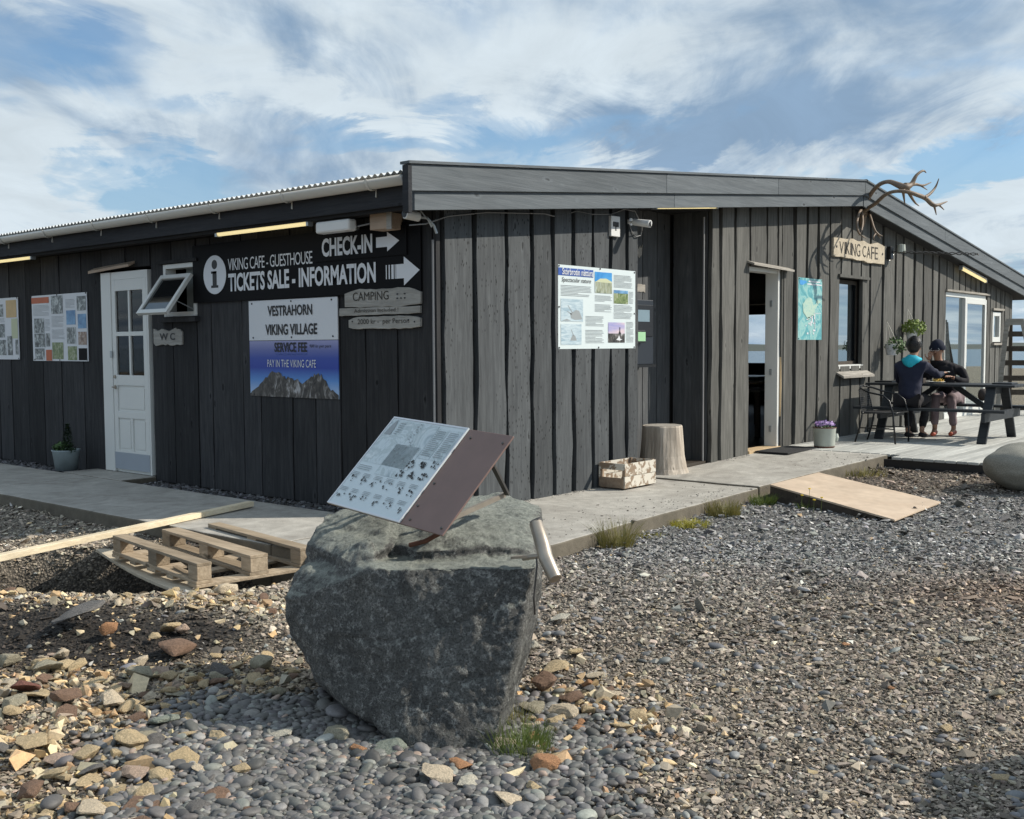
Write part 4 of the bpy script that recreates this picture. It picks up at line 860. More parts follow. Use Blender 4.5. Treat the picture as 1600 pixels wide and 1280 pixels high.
rects(f, 'ink_tan', [(.05, .1, .3, .4)], p1); mb = MB(); f.lines(mb, .05, .45, .4, .9, 20); f.lines(mb, .52, .33, .74, .4, 4); mb.build('body_text', 'ink_grey', p1, fix=False); screws(f, [(.985, .01), (.985, .985), (.5, .0)], p1)

# ------------------------------------------------------------------ boards on the sunny front
f = faceB(1.625, 2.965, 1.42, 2.235, .056)
nb = thing('nature_board', f.p(f.w / 2, f.h), 'pale information board headed Spectacular nature with photographs, on the sunlit front', 'information board')
f.panel(.012).build('panel', 'panel_white', nb); rects(f, 'ink_blue', [(.0, .035, .43, .125)], nb, 'heading_band')
f.text('Stórbrotin náttúra', .045, .035, .425, .115, 'sign_white', nb, off=.006, bold=.01); f.text('Spectacular nature', .04, .145, .40, .215, 'ink_black', nb, shear=.25)
rects(f, 'print_skyblue', [(.45, .05, .675, .17)], nb); rects(f, 'print_reeds', [(.45, .17, .675, .31)], nb); rects(f, 'print_green', [(.70, .30, .895, .43)], nb); rects(f, 'print_blue', [(.70, .26, .895, .30)], nb); rects(f, 'print_sea', [(.03, .40, .30, .67), (.03, .70, .28, .95)], nb)
rects(f, 'print_dusk', [(.625, .67, .85, .81)], nb); rects(f, 'print_rock', [(.625, .81, .85, .925)], nb)
mb = MB(); f.poly(mb, [(.455, .175), (.52, .13), (.60, .125), (.67, .16), (.67, .18)]); mb.build('photo_detail', 'ink_pale_green', nb)
mb = MB(); f.poly(mb, [(.15, .63), (.14, .57), (.17, .56), (.21, .53), (.25, .54), (.29, .64), (.2, .65)]); f.poly(mb, [(.11, .48), (.115, .475), (.17, .56), (.165, .57)]); f.poly(mb, [(.10, .55), (.105, .545), (.16, .58), (.155, .59)]); f.poly(mb, [(.04, .665), (.1, .64), (.15, .66)])
f.poly(mb, [(.14, .90), (.17, .83), (.2, .84), (.22, .90)]); f.poly(mb, [(.15, .77), (.155, .765), (.185, .84), (.18, .845)]); mb.build('shipwreck_print', 'ink_grey', nb)
mb = MB(); f.rect(mb, .775, .73, .785, .82, .005); f.poly(mb, [(.76, .82), (.78, .76), (.80, .82)]); mb.build('lighthouse_print', 'ink_black', nb)
mb = MB(); f.poly(mb, [(.73, .89), (.76, .86), (.77, .83), (.79, .88), (.82, .88), (.78, .90)]); mb.build('bird_print', 'sign_white', nb)
mb = MB(); f.lines(mb, .03, .24, .41, .375, 8, .3); f.lines(mb, .45, .34, .68, .42, 6, .3); f.lines(mb, .45, .45, .68, .55, 7, .3); f.lines(mb, .70, .07, .96, .235, 11, .3); f.lines(mb, .905, .27, .97, .43, 10, .3); f.lines(mb, .70, .45, .96, .63, 11, .3); f.lines(mb, .33, .60, .57, .73, 8, .3); f.lines(mb, .33, .77, .57, .94, 10, .3); f.lines(mb, .87, .66, .975, .93, 17, .3); mb.build('body_text', 'ink_grey', nb, fix=False)
screws(f, [(.01, .015), (.52, .01), (.985, .02), (.01, .5), (.985, .55), (.01, .985), (.5, .985), (.985, .985)], nb)
f = faceB(6.92, 7.68, 1.515, 2.355, .056)
tm = thing('coast_map', f.p(f.w / 2, f.h), 'narrow turquoise map of a coast hung between the open door and the window', 'map')
f.panel(.01).build('panel', 'print_teal', tm)
mb = MB(); f.poly(mb, [(.20, .55), (.18, .42), (.28, .36), (.42, .30), (.56, .33), (.62, .44), (.74, .40), (.80, .34), (.95, .36), (.82, .42), (.70, .50), (.66, .60), (.5, .62), (.44, .68), (.32, .62)]); mb.build('land_print', 'print_teal_pale', tm)
mb = MB()
for q in ((.40, .63, .58, .645), (.33, .66, .44, .675), (.55, .60, .60, .72), (.66, .56, .70, .66), (.6, .72, .72, .735), (.68, .66, .70, .82), (.42, .72, .47, .75), (.5, .70, .55, .77), (.36, .88, .42, .91), (.62, .83, .72, .86), (.48, .85, .5, .9), (.3, .76, .34, .78), (.62, .88, .66, .91), (.72, .56, .95, .568), (.4, .04, .9, .06), (.35, .085, .97, .105)): f.rect(mb, *q, off=.004)
mb.build('label_print', 'sign_white', tm, fix=False).__setitem__('kind', 'stuff'); mb = MB(); f.poly(mb, [(.04, .04), (.30, .045), (.34, .07), (.16, .12), (.05, .11)]); mb.build('corner_print', 'print_skyblue', tm); screws(f, [(.03, .02), (.03, .98), (.97, .02)], tm)
f = faceB(7.98, 9.90, 2.70, 2.985, .09)
vs = thing('cafe_name_plank', f.p(f.w / 2, f.h), 'pale carved plank reading VIKING CAFE under the reindeer antlers', 'sign')
rough_plank(f, 'ply_wood', .05, 11, vs, amp=.16)
x_ = .10
for ch, wd in zip('VIKING CAFE', (.095, .03, .08, .03, .085, .09, .03, .085, .09, .075, .075)):
    if ch != ' ': f.text(ch, x_, .20 + random.uniform(-.03, .03), x_ + wd * .82, .84 + random.uniform(-.04, .04), 'chalk_dark', vs, off=.004, bold=-.004)
    x_ += wd
screws(f, [(.05, .5), (.95, .5)], vs, .02)

# ------------------------------------------------------------------ lamps, cameras, boxes and cables
def tube_lamp(a, b, label, axis=(0, 0, 1), group=None):
    a, b = np.array(a, float), np.array(b, float); t_ = thing('tube_lamp', (a + b) / 2, label, 'lamp')
    MB().bar(a + (0, 0, .035), b + (0, 0, .035), .07, .03).build('housing', 'white_plastic', t_)
    MB().tube([a, b], .026, 10).build('tube', 'tube_light', t_, smooth=True)
    d = (b - a) / np.linalg.norm(b - a); MB().bar(a - d * .03, a, .06, .06).bar(b, b + d * .03, .06, .06).build('end_socket', 'galvanised', t_); return t_
tube_lamp((-.30, 2.69, 2.575), (-.30, 1.31, 2.575), 'lit tube lamp under the eave above the long black direction sign')
tube_lamp((-.30, 8.5, 2.575), (-.30, 6.60, 2.575), 'lit tube lamp under the eave above the history posters, at the left edge')
tube_lamp((3.17, -.17, zs(3.17) + .015), (4.45, -.17, zs(4.45) + .015), 'lit tube lamp under the gable edge above the dark recess')
tube_lamp((13.4, -.16, zs(13.4) - .05), (14.85, -.16, zs(14.85) - .05), 'lit tube lamp under the gable edge above the sliding glass door')
fl = thing('floodlight', (-.26, .95, 2.5), 'white rectangular floodlight under the eave corner beside the tube lamp', 'lamp')
MB().box(-.34, -.24, .72, 1.17, 2.46, 2.565).build('housing', 'white_plastic', fl, bevel=.02); MB().box(-.24, -.05, .90, .96, 2.50, 2.53).build('bracket', 'galvanised', fl); MB().tube([(-.25, .7, 2.5), (-.2, .6, 2.52), (-.15, .55, 2.6)], .007).build('cable', 'cable_grey', fl)
bx_ = thing('wooden_box', (-.1, .45, 2.45), 'small pale wooden box fixed under the eave near the corner', 'box')
MB().box(-.22, -.04, .36, .58, 2.46, 2.60).build('body', 'drip_wood', bx_, bevel=.004); MB().box(-.23, -.222, .30, .36, 2.45, 2.60).build('side_strip', 'grey_wood_side', bx_)
cm = thing('security_camera', (-.30, .02, 2.5), 'round white security camera on the corner under the eave', 'camera')
MB().tube([(-.33, .03, 2.545), (-.20, .0, 2.53)], .042, 16).build('body', 'white_plastic', cm, smooth=False, bevel=.004); MB().lathe((-.333, .03, 2.545), [(0, 0), (.030, 0), (.030, -.006), (0, -.006)], 16, (1, 0, 0)).build('lens', 'black_plastic', cm)
MB().tube([(-.22, 0, 2.53), (-.14, -.04, 2.52), (-.06, -.04, 2.46), (-.04, -.05, 2.40)], .012).tube([(-.2, -.02, 2.58), (-.15, -.06, 2.5), (-.1, -.05, 2.45)], .006).build('bracket', 'galvanised', cm)
q = PB(1003, 350, .22); c2 = thing('security_camera', q, 'white bullet security camera with looping cable at the edge of the recess', 'camera')
a = PB(985, 347, .05); MB().tube([PB(990, 347, .12), PB(1016, 350, .32)], [.035, .04], 14).build('body', 'white_plastic', c2, bevel=.004); MB().lathe(PB(1016.5, 350, .322), [(0, 0), (.03, 0), (.03, .004), (0, .004)], 12, (.4, -.9, 0)).build('lens', 'black_plastic', c2)
MB().lathe(PB(984, 347, .037), [(0, 0), (.045, 0), (.04, -.02), (0, -.02)], 14, (0, 1, 0)).tube([PB(984, 347, .04), PB(992, 347, .13)], .012).build('bracket', 'white_plastic', c2)
MB().tube([PB(984, 352, .05), PB(987, 362, .06), PB(994, 370, .07), PB(1001, 368, .08), PB(1003, 360, .1), PB(1003, 354, .16)], .006, 6).build('cable', 'cable_grey', c2)
tb = thing('junction_box', PB(959, 370, .06), 'narrow white box with a black symbol on the front wall above the nature board', 'box')
x0 = PB(952, 350, .06)[0]; x1 = PB(966, 350, .06)[0]; z1 = PB(959, 338, .06)[2]; z0 = PB(959, 370, .06)[2]
MB().box(x0, x1, -.085, -.034, z0, z1).build('body', 'white_plastic', tb, bevel=.006); mb = MB(); mb.box(x0 + .03, x1 - .03, -.088, -.0851, z1 - .11, z1 - .06).box((x0 + x1) / 2 - .008, (x0 + x1) / 2 + .008, -.088, -.0851, z0 + .06, z1 - .10); mb.build('symbol', 'ink_black', tb)
pts = [PB(640, 352, .04), PB(665, 350, .045), PB(700, 338, .05), PB(760, 332, .06), PB(850, 334, .05), PB(866, 338, .05), PB(880, 337, .05), PB(900, 330, .05), PB(925, 335, .05), PB(955, 335, .05), PB(975, 327, .06), PB(992, 330, .08), PB(998, 342, .09)]
pts = [np.array(p) for p in pts]; MB().tube(pts, .006, 6).build('power_cable', 'cable_grey', label='thin grey cable sagging along the top of the front wall to the bullet camera', cat='cable')
MB().tube([PB(1396, 398, .06), PB(1388, 410, .05), PB(1392, 430, .04), PB(1393, 450, .04), PB(1388, 480, .04)], .008, 6).build('power_cable', 'white_plastic', label='thin white cable hanging down the wall right of the cafe name plank', cat='cable')
br = thing('iron_bracket', (10.2, -.04, 2.9), 'twisted iron bar projecting from the wall right of the cafe name plank', 'bracket')
MB().box(10.08, 10.2, -.12, -.035, 2.78, 2.98).build('wall_plate', 'black_metal', br, bevel=.01); MB().lathe((10.25, -.22, 2.93), [(0, .09), (.06, .08), (.07, -.04), (0, -.05)], 12).build('lamp_cap', 'rusty_enamel', br)
tw_ = MB(); A_ = np.array((10.2, -.1, 2.90)); B2_ = np.array((10.35, -1.35, 2.80))
for ph in (0, pi):
    pts = []
    for k in range(49):
        t_ = k / 48; c_ = A_ + (B2_ - A_) * t_; pts.append(c_ + np.array([0, 0, 1]) * .017 * cos(t_ * 40 + ph) + np.array([1, 0, 0]) * .017 * sin(t_ * 40 + ph))
    tw_.tube(pts, .008, 6)
tw_.build('twisted_bar', 'dark_steel', br, smooth=True)

# antlers
an = thing('antlers', PB(1347, 345, .1), 'large pair of reindeer antlers mounted at the roof ridge and reaching out over the sign', 'antlers')
def antler(chains):
    mb = MB()
    for ch in chains:
        P_ = [PB(x_, y_, o_) for x_, y_, o_, r_ in ch]; rr = [r_ for *_, r_ in ch]
        # smooth the polyline
        Q, Rr = [], []
        for i in range(len(P_) - 1):
            p0 = P_[max(i - 1, 0)]; p1 = P_[i]; p2 = P_[i + 1]; p3 = P_[min(i + 2, len(P_) - 1)]
            for k in range(5):
                t_ = k / 5; Q.append(.5 * ((2 * p1) + (-p0 + p2) * t_ + (2 * p0 - 5 * p1 + 4 * p2 - p3) * t_ ** 2 + (-p0 + 3 * p1 - 3 * p2 + p3) * t_ ** 3)); Rr.append(rr[i] + (rr[i + 1] - rr[i]) * t_)
        Q.append(P_[-1]); Rr.append(rr[-1]); mb.tube(Q, Rr, 8)
    return mb
antler([[(1350, 332, .1, .035), (1358, 308, .3, .032), (1372, 290, .5, .03), (1388, 284, .7, .03), (1403, 289, .85, .042), (1414, 293, .95, .055), (1424, 288, 1.0, .035), (1432, 274, 1.05, .022), (1442, 267, 1.1, .016), (1447, 270, 1.1, .006)],
        [(1414, 290, .95, .04), (1430, 288, 1.0, .022), (1442, 290, 1.05, .016), (1455, 285, 1.1, .005)], [(1436, 289, 1.02, .014), (1443, 293, 1.05, .01), (1449, 297, 1.05, .004)],
        [(1411, 296, .95, .03), (1412, 306, .95, .018), (1414, 320, .95, .005)], [(1418, 296, .95, .035), (1424, 308, .98, .02), (1430, 317, 1.0, .014), (1436, 322, 1.0, .005)]]).build('antler', 'bone', an, smooth=True)
antler([[(1346, 336, .1, .035), (1354, 327, .25, .03), (1368, 318, .45, .028), (1384, 304, .7, .026), (1400, 299, .9, .024), (1418, 300, 1.05, .026), (1434, 305, 1.15, .03), (1446, 310, 1.2, .032), (1456, 319, 1.25, .034), (1463, 321, 1.3, .024), (1480, 315, 1.35, .006)],
        [(1444, 309, 1.2, .026), (1454, 302, 1.22, .02), (1462, 292, 1.25, .014), (1467, 279, 1.3, .005)], [(1466, 320, 1.3, .018), (1470, 323, 1.3, .012), (1475, 328, 1.3, .005)], [(1459, 320, 1.28, .02), (1461, 327, 1.28, .014), (1463, 336, 1.28, .005)]]).build('antler', 'bone', an, smooth=True)
antler([[(1350, 324, .12, .02), (1343, 332, .3, .018), (1339, 348, .4, .017), (1341, 362, .45, .015), (1346, 368, .45, .012), (1353, 373, .45, .004)], [(1346, 327, .2, .018), (1348, 345, .35, .016), (1346, 360, .4, .014), (1342, 368, .4, .006)],
        [(1356, 328, .15, .02), (1361, 342, .3, .018), (1366, 358, .4, .017), (1372, 366, .45, .016), (1379, 369, .5, .006)], [(1369, 364, .42, .013), (1365, 370, .45, .01), (1366, 375, .45, .004)], [(1371, 367, .42, .01), (1376, 373, .5, .004)]]).build('brow_tine', 'bone', an, smooth=True)
MB().lathe(PB(1347, 334, .08), [(0, .14), (.06, .12), (.075, .0), (.05, -.14), (.02, -.2), (0, -.2)], 12).build('skull_plate', 'bone', an, smooth=True)

# payment machine and notices in the recess
yq = .30
X_ = lambda px, py, yy=yq: PB(px, py, -yy)
x0, x1 = X_(978, 520)[0], X_(1021, 520)[0]; z1, z0 = X_(1000, 468)[2], X_(1000, 570)[2]
pm = thing('payment_machine', ((x0 + x1) / 2, yq, z0), 'black payment machine with a small grey screen mounted in the dark recess', 'machine')
MB().box(x0, x1, yq, .49, z0, z1).build('body', 'machine_navy', pm, bevel=.008); MB().box(x0 + .02, x1 - .02, yq - .012, yq, z0 + .32, z1 - .06).build('bezel', 'black_plastic', pm, bevel=.004)
a, b = X_(995, 484), X_(1013, 503); MB().box(a[0], b[0], yq - .018, yq - .0125, b[2], a[2]).build('screen', 'screen_grey', pm)
MB().box(x0 - .02, x1 + .02, yq - .03, .49, z0 - .03, z0).build('shelf', 'black_metal', pm); a, b = X_(986, 516), X_(1002, 536); MB().box(a[0], b[0], yq - .06, yq - .012, b[2], a[2]).build('card_reader', 'black_plastic', pm, bevel=.006); MB().box(a[0] + .03, b[0] - .01, yq - .064, yq - .0605, b[2] + .02, a[2] - .02).build('keypad', 'green_plastic', pm)
Xb = lambda px, py: PB(px, py, -.495)
a, b = Xb(985, 443), Xb(1008, 457); f = Face((a[0], .492, a[2]), (1, 0, 0), (0, 0, -1), (0, -1, 0), b[0] - a[0], a[2] - b[2]); o = rough_plank(f, 'grey_wood', .02, 4, None, 'notice_plank'); tag(o, 'small pale weathered plank nailed above the payment machine', 'sign')
a, b = Xb(993, 381), Xb(1004, 393); mb = MB(); f = Face((a[0], .492, a[2]), (1, 0, 0), (0, 0, -1), (0, -1, 0), b[0] - a[0], a[2] - b[2]); mb.poly([f.p(*q) for q in ((.0, .05), (.04, .0), (.05, .06), (.09, .01), (.10, .05), (.14, .0), (.12, .12), (.07, .16), (.02, .12))], f.N, .004); mb.build('paper_scrap', 'grey_wood', label='torn scrap of paper high on the recess wall', cat='paper')

# stump, crate, pots, mat, ramp
st = thing('tree_stump', (3.72, .08, .02), 'sun-bleached upright log stump standing at the mouth of the recess', 'stump')
n = 40; prof = [(.0, 1.22), (.06, 1.10), (.2, 1.0), (.38, .95), (.52, .93), (.535, .90)]; vs = []
for z_, k in prof:
    for i in range(n):
        a = 2 * pi * i / n; r = .262 * k * (1 + .045 * sin(3 * a + 1) + .03 * sin(7 * a + z_ * 3) + .10 * max(0, cos(a + 2.2)) * (1 - z_ * 1.7) + .03 * mnoise.noise((cos(a) * 3, sin(a) * 3, z_ * 4)))
        vs.append((3.72 + r * cos(a) - .03 * z_, .06 + r * sin(a) * .9, .015 + z_))
fs = [(i * n + k, i * n + (k + 1) % n, i * n + n + (k + 1) % n, i * n + n + k) for i in range(len(prof) - 1) for k in range(n)] + [tuple((len(prof) - 1) * n + k for k in range(n))]
MB().add(vs, fs).build('trunk', 'stump_wood', st, smooth=False); MB().lathe((3.705, .06, .5505), [(0, .0025), (.21, .002), (.21, 0)], 24).build('cut_face', 'grey_wood', st)
cr = thing('wooden_crate', (2.55, -.25, 0), 'small open wooden crate with flaking white paint against the front wall', 'crate')
m, t, b = newmat('flaking_paint'); n_ = noise(t, coords(t), 9, 8, .7, .4); L(t, ramp(t, n_, [(.47, (.26, .19, .13)), (.50, (.62, .58, .5))]), b.inputs['Base Color']); b.inputs['Roughness'].default_value = .8; bump(t, b, n_, .4)
wood('crate_wood', (.22, .15, .10), (.44, .34, .25), (1, 6, 6), vary=.3)
cx0, cx1, cy0, cy1 = 2.26, 2.84, -.40, -.08; hz_ = .27
for (z0_, z1_) in ((.02, .135), (.14, .265)):
    MB().box(cx0 + .005, cx1 - .005, cy0, cy0 + .014, z0_, z1_).build('slat', 'flaking_paint', cr); MB().box(cx0 + .005, cx1 - .005, cy1 - .014, cy1, z0_, z1_).build('slat', 'flaking_paint', cr)
for X_c, d in ((cx0, .014), (cx1 - .014, .014)):
    MB().box(X_c, X_c + d, cy0 + .015, cy1 - .015, .02, .12).build('slat', 'crate_wood', cr); MB().box(X_c, X_c + d, cy0 + .015, cy1 - .015, .20, .265).build('slat', 'flaking_paint', cr)
for X_c in (cx0 + .014, cx1 - .04):
    for Yc in (cy0 + .014, cy1 - .04): MB().box(X_c, X_c + .026, Yc, Yc + .026, .01, hz_).build('corner_post', 'crate_wood', cr)
for q in range(4): MB().box(cx0 + .02, cx1 - .02, cy0 + .02 + q * .073, cy0 + .085 + q * .073, .012, .024).build('bottom_slat', 'crate_wood', cr)
def leaves(mb, c, R, n, size, zsq=.6, up=.0):
    for _ in range(n):
        d = rng.normal(size=3); d /= np.linalg.norm(d); p = np.array(c) + d * np.array((R, R, R * zsq)) * rng.uniform(.3, 1) ** .5 + (0, 0, up)
        a = rng.normal(size=3); a /= np.linalg.norm(a); b = np.cross(a, d + .1); b /= np.linalg.norm(b) + 1e-9; s_ = size * rng.uniform(.6, 1.4)
        mb.add([p - a * s_, p + b * s_ * .55, p + a * s_, p - b * s_ * .55], [(0, 1, 2, 3)])
    return mb
pq = Z(1288, 699, .1); fp = thing('flower_pot', pq, 'rusting pale enamel pail of violet flowers between the open door and the chair', 'flower pot')
r0 = .135; MB().lathe(pq, [(0, .0), (r0 * .92, 0), (r0, .04), (r0 * 1.08, .25), (r0 * 1.12, .262), (r0 * 1.02, .262), (r0 * .98, .2), (0, .2)], 28).build('pail', 'rusty_enamel', fp, smooth=True)
MB().lathe(pq + (0, 0, .255), [(r0 * 1.09, 0), (r0 * 1.14, .006), (r0 * 1.1, .014)], 28).lathe(pq + (0, 0, .002), [(r0 * .94, 0), (r0 * .99, .012), (r0 * .95, .02)], 28).build('rim', 'rust', fp)
MB().lathe(pq + np.array([.1, -.11, .13]), [(.03, -.05), (.045, 0), (.03, .05)], 10).build('handle_lug', 'rusty_enamel', fp)
leaves(MB(), pq + (0, 0, .27), .12, 260, .016, .5).build('foliage', 'leaf_green', fp, fix=False); leaves(MB(), pq + (0, 0, .31), .14, 330, .017, .3).build('blossoms', 'petal', fp, fix=False)
pq = Z(98, 735, 0); zp = thing('plant_pot', pq, 'galvanised bucket with a small conifer beside the path left of the white door', 'flower pot'); pq = pq + (.05, 0, 0)
MB().lathe(pq, [(0, 0), (.125, 0), (.155, .22), (.165, .235), (.165, .245), (.15, .245), (.145, .2), (0, .2)], 28).build('bucket', 'zinc_pot', zp, smooth=True)
mb = MB()
for _ in range(900):
    h = rng.uniform(0, 1); a = rng.uniform(0, 2 * pi); r = .085 * (1 - h) * rng.uniform(.3, 1) + .01; p = pq + (r * cos(a) + .0, r * sin(a) - .05, .22 + h * .33); d = np.array([cos(a), sin(a), .5]) * .03; s_ = np.array([-sin(a), cos(a), 0]) * .006; mb.add([p - s_, p + s_, p + d], [(0, 1, 2)])
mb.build('conifer', 'leaf_dark', zp, fix=False); leaves(MB(), pq + (0, .08, .27), .12, 150, .028, .5).build('trailing_leaves', 'leaf_green', zp, fix=False); leaves(MB(), pq + (-.02, -.12, .25), .08, 60, .02, .4).build('dry_leaves', 'leaf_dark', zp, fix=False)
mt_ = MB().box(5.68, 6.60, -.52, -.07, zr(6.1) + .002, zr(6.1) + .018); o = mt_.build('door_mat', 'rubber_mat', bevel=.004, label='black rubber door mat in front of the open cafe door', cat='mat')
rp = thing('ramp', (3.9, -2.2, -.1), 'bare plywood ramp laid from the path edge down to the gravel', 'ramp')
A0, A1, B1, B0 = Z(1203, 757, .055), Z(1279, 738, .07), Z(1470, 784, -.085), Z(1398, 812, -.085)
def quadslab(P_, th): P_ = [np.array(p) for p in P_]; Q_ = [p - (0, 0, th) for p in P_]; return MB().add(P_ + Q_, [(0, 1, 2, 3), (7, 6, 5, 4)] + [(i, i + 4, (i + 1) % 4 + 4, (i + 1) % 4) for i in range(4)])
quadslab([A0, A1, B1, B0], .018).build('plywood_sheet', 'ramp_ply', rp, bevel=.002)
for P_, Q_ in ((A0, B0), (A1, B1)):
    s_ = np.array(A1 - A0) * .035 * (1 if P_ is A0 else -1); a, b = P_ + s_ * .15 - (0, 0, .02), P_ + (Q_ - P_) * .86 + s_ * .15 - (0, 0, .02); lo = lambda p: np.array([p[0], p[1], -.14])
    MB().add([a, b, lo(b), lo(a), a + s_, b + s_, lo(b) + s_, lo(a) + s_], [(0, 1, 2, 3), (7, 6, 5, 4), (0, 4, 5, 1), (1, 5, 6, 2), (2, 6, 7, 3), (3, 7, 4, 0)]).build('side_beam', 'dark_timber', rp)
MB().bar(A0 - (0, 0, .06) + (A1 - A0) * .02 + (B0 - A0) * .01, A1 - (0, 0, .06) - (A1 - A0) * .02 + (B0 - A0) * .01, .04, .07).build('end_beam', 'dark_timber', rp)
# ------------------------------------------------------------------ the boulder with the map board
m, t, b = newmat('green_boulder'); v = coords(t, rnd=False)
n1_ = noise(t, v, 2.6, 10, .68, .8); n2_ = noise(t, v, 26, 10, .78, .3); n3_ = noise(t, coords(t, (1, 1, 2.2), False), 9, 10, .78, .9); n4_ = noise(t, v, 110, 5, .85)
geo = N(t, 'ShaderNodeNewGeometry'); sg = N(t, 'ShaderNodeSeparateXYZ'); L(t, geo.outputs['Normal'], sg.inputs[0])
c = mixc(t, ramp(t, n1_, [(.38, 0.0), (.62, 1.0)]), (.075, .075, .071), (.17, .172, .16))
c = mixc(t, ramp(t, n2_, [(.51, 0.0), (.62, .75)]), c, (.46, .46, .43)); c = mixc(t, ramp(t, n3_, [(.57, 0.0), (.68, .7)]), c, (.62, .62, .58)); c = mixc(t, ramp(t, n4_, [(.40, .8), (.54, 0.0)]), c, (.016, .016, .015))
# mixes a paler grey-green onto the faces that point up
c = mixc(t, mathn(t, 'MULTIPLY', ramp(t, mathn(t, 'MULTIPLY_ADD', n2_, 1.3, mathn(t, 'MULTIPLY_ADD', sg.outputs[2], .8, -.45)), [(.62, 0.0), (.98, 1.0)]), .75), c, mixc(t, n2_, (.20, .235, .21), (.44, .45, .38)))
L(t, c, b.inputs['Base Color']); b.inputs['Roughness'].default_value = .72; bump(t, b, mathn(t, 'ADD', mathn(t, 'MULTIPLY_ADD', n2_, 1.5, n3_), mathn(t, 'MULTIPLY', n4_, .5)), .8, .02)
def rocky(pts_list, levels, amp, seed, cut=.06):
    """hulls of measured corner points, merged, subdivided and roughened"""
    bm = bmesh.new()
    for pts in pts_list:
        b2 = bmesh.new(); [b2.verts.new(p) for p in pts]; bmesh.ops.convex_hull(b2, input=b2.verts); bmesh.ops.delete(b2, geom=[v_ for v_ in b2.verts if not v_.link_faces], context='VERTS')
        me_ = bpy.data.meshes.new('h'); b2.to_mesh(me_); b2.free(); bm.from_mesh(me_); bpy.data.meshes.remove(me_)
    bmesh.ops.triangulate(bm, faces=bm.faces)
    for _ in range(14):
        e = [e for e in bm.edges if e.calc_length() > cut]
        if not e: break
        bmesh.ops.subdivide_edges(bm, edges=e, cuts=1); bmesh.ops.triangulate(bm, faces=[f_ for f_ in bm.faces if len(f_.verts) > 3])
    bm.normal_update(); cen = sum((v_.co for v_ in bm.verts), Vector()) / len(bm.verts)
    bmesh.ops.smooth_vert(bm, verts=bm.verts, factor=.5, use_axis_x=True, use_axis_y=True, use_axis_z=True); bm.normal_update()
    for v_ in bm.verts:
        p = v_.co; q = p * 3.0 + Vector((seed, 0, 0)); d = 0; a = 1
        for o_ in range(6): d += a * (abs(mnoise.noise(q)) - .28); q = q * 2.1; a *= .58
        st_ = mnoise.noise(Vector((p.x * 1.4, p.y * 1.4, p.z * 6 + p.x * 2 + seed)))
        v_.co = p + v_.normal * amp * (d + .45 * st_)
    return bm
bo = [D(438, 936, 4.45), D(472, 893, 4.55), D(600, 884, 4.25), D(720, 886, 4.2), D(838, 884, 4.13), D(766, 1208, 3.93), D(640, 1172, 4.0), D(552, 1108, 4.17), D(488, 1056, 4.4), D(452, 1000, 4.45),
      D(478, 868, 4.8), D(560, 855, 5.0), D(700, 845, 5.0), D(790, 840, 5.0), D(850, 850, 4.85), D(849, 930, 4.65), D(830, 1015, 4.6), D(792, 1140, 4.35), D(800, 1050, 5.0), D(560, 1062, 5.0), D(480, 980, 5.0)]
bo2 = [D(482, 880, 4.75), D(476, 850, 4.75), D(505, 800, 4.95), D(560, 790, 5.0), D(610, 805, 4.8), D(600, 862, 4.42), D(545, 884, 4.36), D(520, 950, 4.9), D(640, 850, 4.8), D(660, 800, 5.1), D(560, 950, 5.0)]
bo3 = [D(560, 800, 5.1), D(640, 795, 5.0), D(710, 775, 5.15), D(790, 768, 5.12), D(846, 790, 5.0), D(852, 835, 4.75), D(838, 862, 4.42), D(760, 852, 4.42), D(650, 862, 4.40), D(600, 860, 4.6), D(690, 826, 4.5), D(815, 832, 4.55), D(620, 960, 5.0), D(820, 960, 4.8), D(700, 960, 4.6)]
bo4 = [D(530, 868, 4.42), D(548, 846, 4.50), D(578, 846, 4.46), D(590, 872, 4.36), D(560, 892, 4.33), D(535, 890, 4.40), D(560, 900, 4.6)]
def hull_union(lists):
    bm = bmesh.new()
    for pts in lists:
        b2 = bmesh.new(); [b2.verts.new(p) for p in pts]; bmesh.ops.convex_hull(b2, input=b2.verts); bmesh.ops.delete(b2, geom=[v_ for v_ in b2.verts if not v_.link_faces], context='VERTS')
        me_ = bpy.data.meshes.new('h'); b2.to_mesh(me_); b2.free(); bm.from_mesh(me_); bpy.data.meshes.remove(me_)
    me_ = bpy.data.meshes.new('h'); bm.to_mesh(me_); bm.free(); o_ = bpy.data.objects.new('h', me_); COL.objects.link(o_)
    md = o_.modifiers.new('r', 'REMESH'); md.mode = 'VOXEL'; md.voxel_size = .0105; dg = bpy.context.evaluated_depsgraph_get(); dg.update()
    out = bpy.data.meshes.new_from_object(o_.evaluated_get(dg)); bpy.data.objects.remove(o_); return out
me = hull_union([bo, bo2, bo3, bo4]); bm = bmesh.new(); bm.from_mesh(me)
for _ in range(3): bmesh.ops.smooth_vert(bm, verts=bm.verts, factor=.6, use_axis_x=True, use_axis_y=True, use_axis_z=True)
bm.normal_update()
for v_ in bm.verts:
    p = v_.co; q = p * 2.6 + Vector((4.0, 0, 0)); d = 0; a = 1
    for o_ in range(8): d += a * (abs(mnoise.noise(q)) - .28); q = q * 2.05; a *= .60
    cr_ = mnoise.noise(Vector((p.x * 1.1 + p.z * 2.2, p.y * 1.1, p.z * 4.5 - p.x * 2 + 3.3)))
    top_ = max(0.0, v_.normal.z); v_.co = p + v_.normal * (.030 * d + .012 * cr_ + .020 * top_ * mnoise.noise(p * 7) - .006 * max(0, 1 - abs(cr_) * 16))
bm.to_mesh(me); bm.free(); me.materials.clear(); me.name = 'boulder'
bld = link('boulder', me, 'green_boulder', smooth=True, label='big grey-green boulder carrying the tilted map board', cat='boulder')
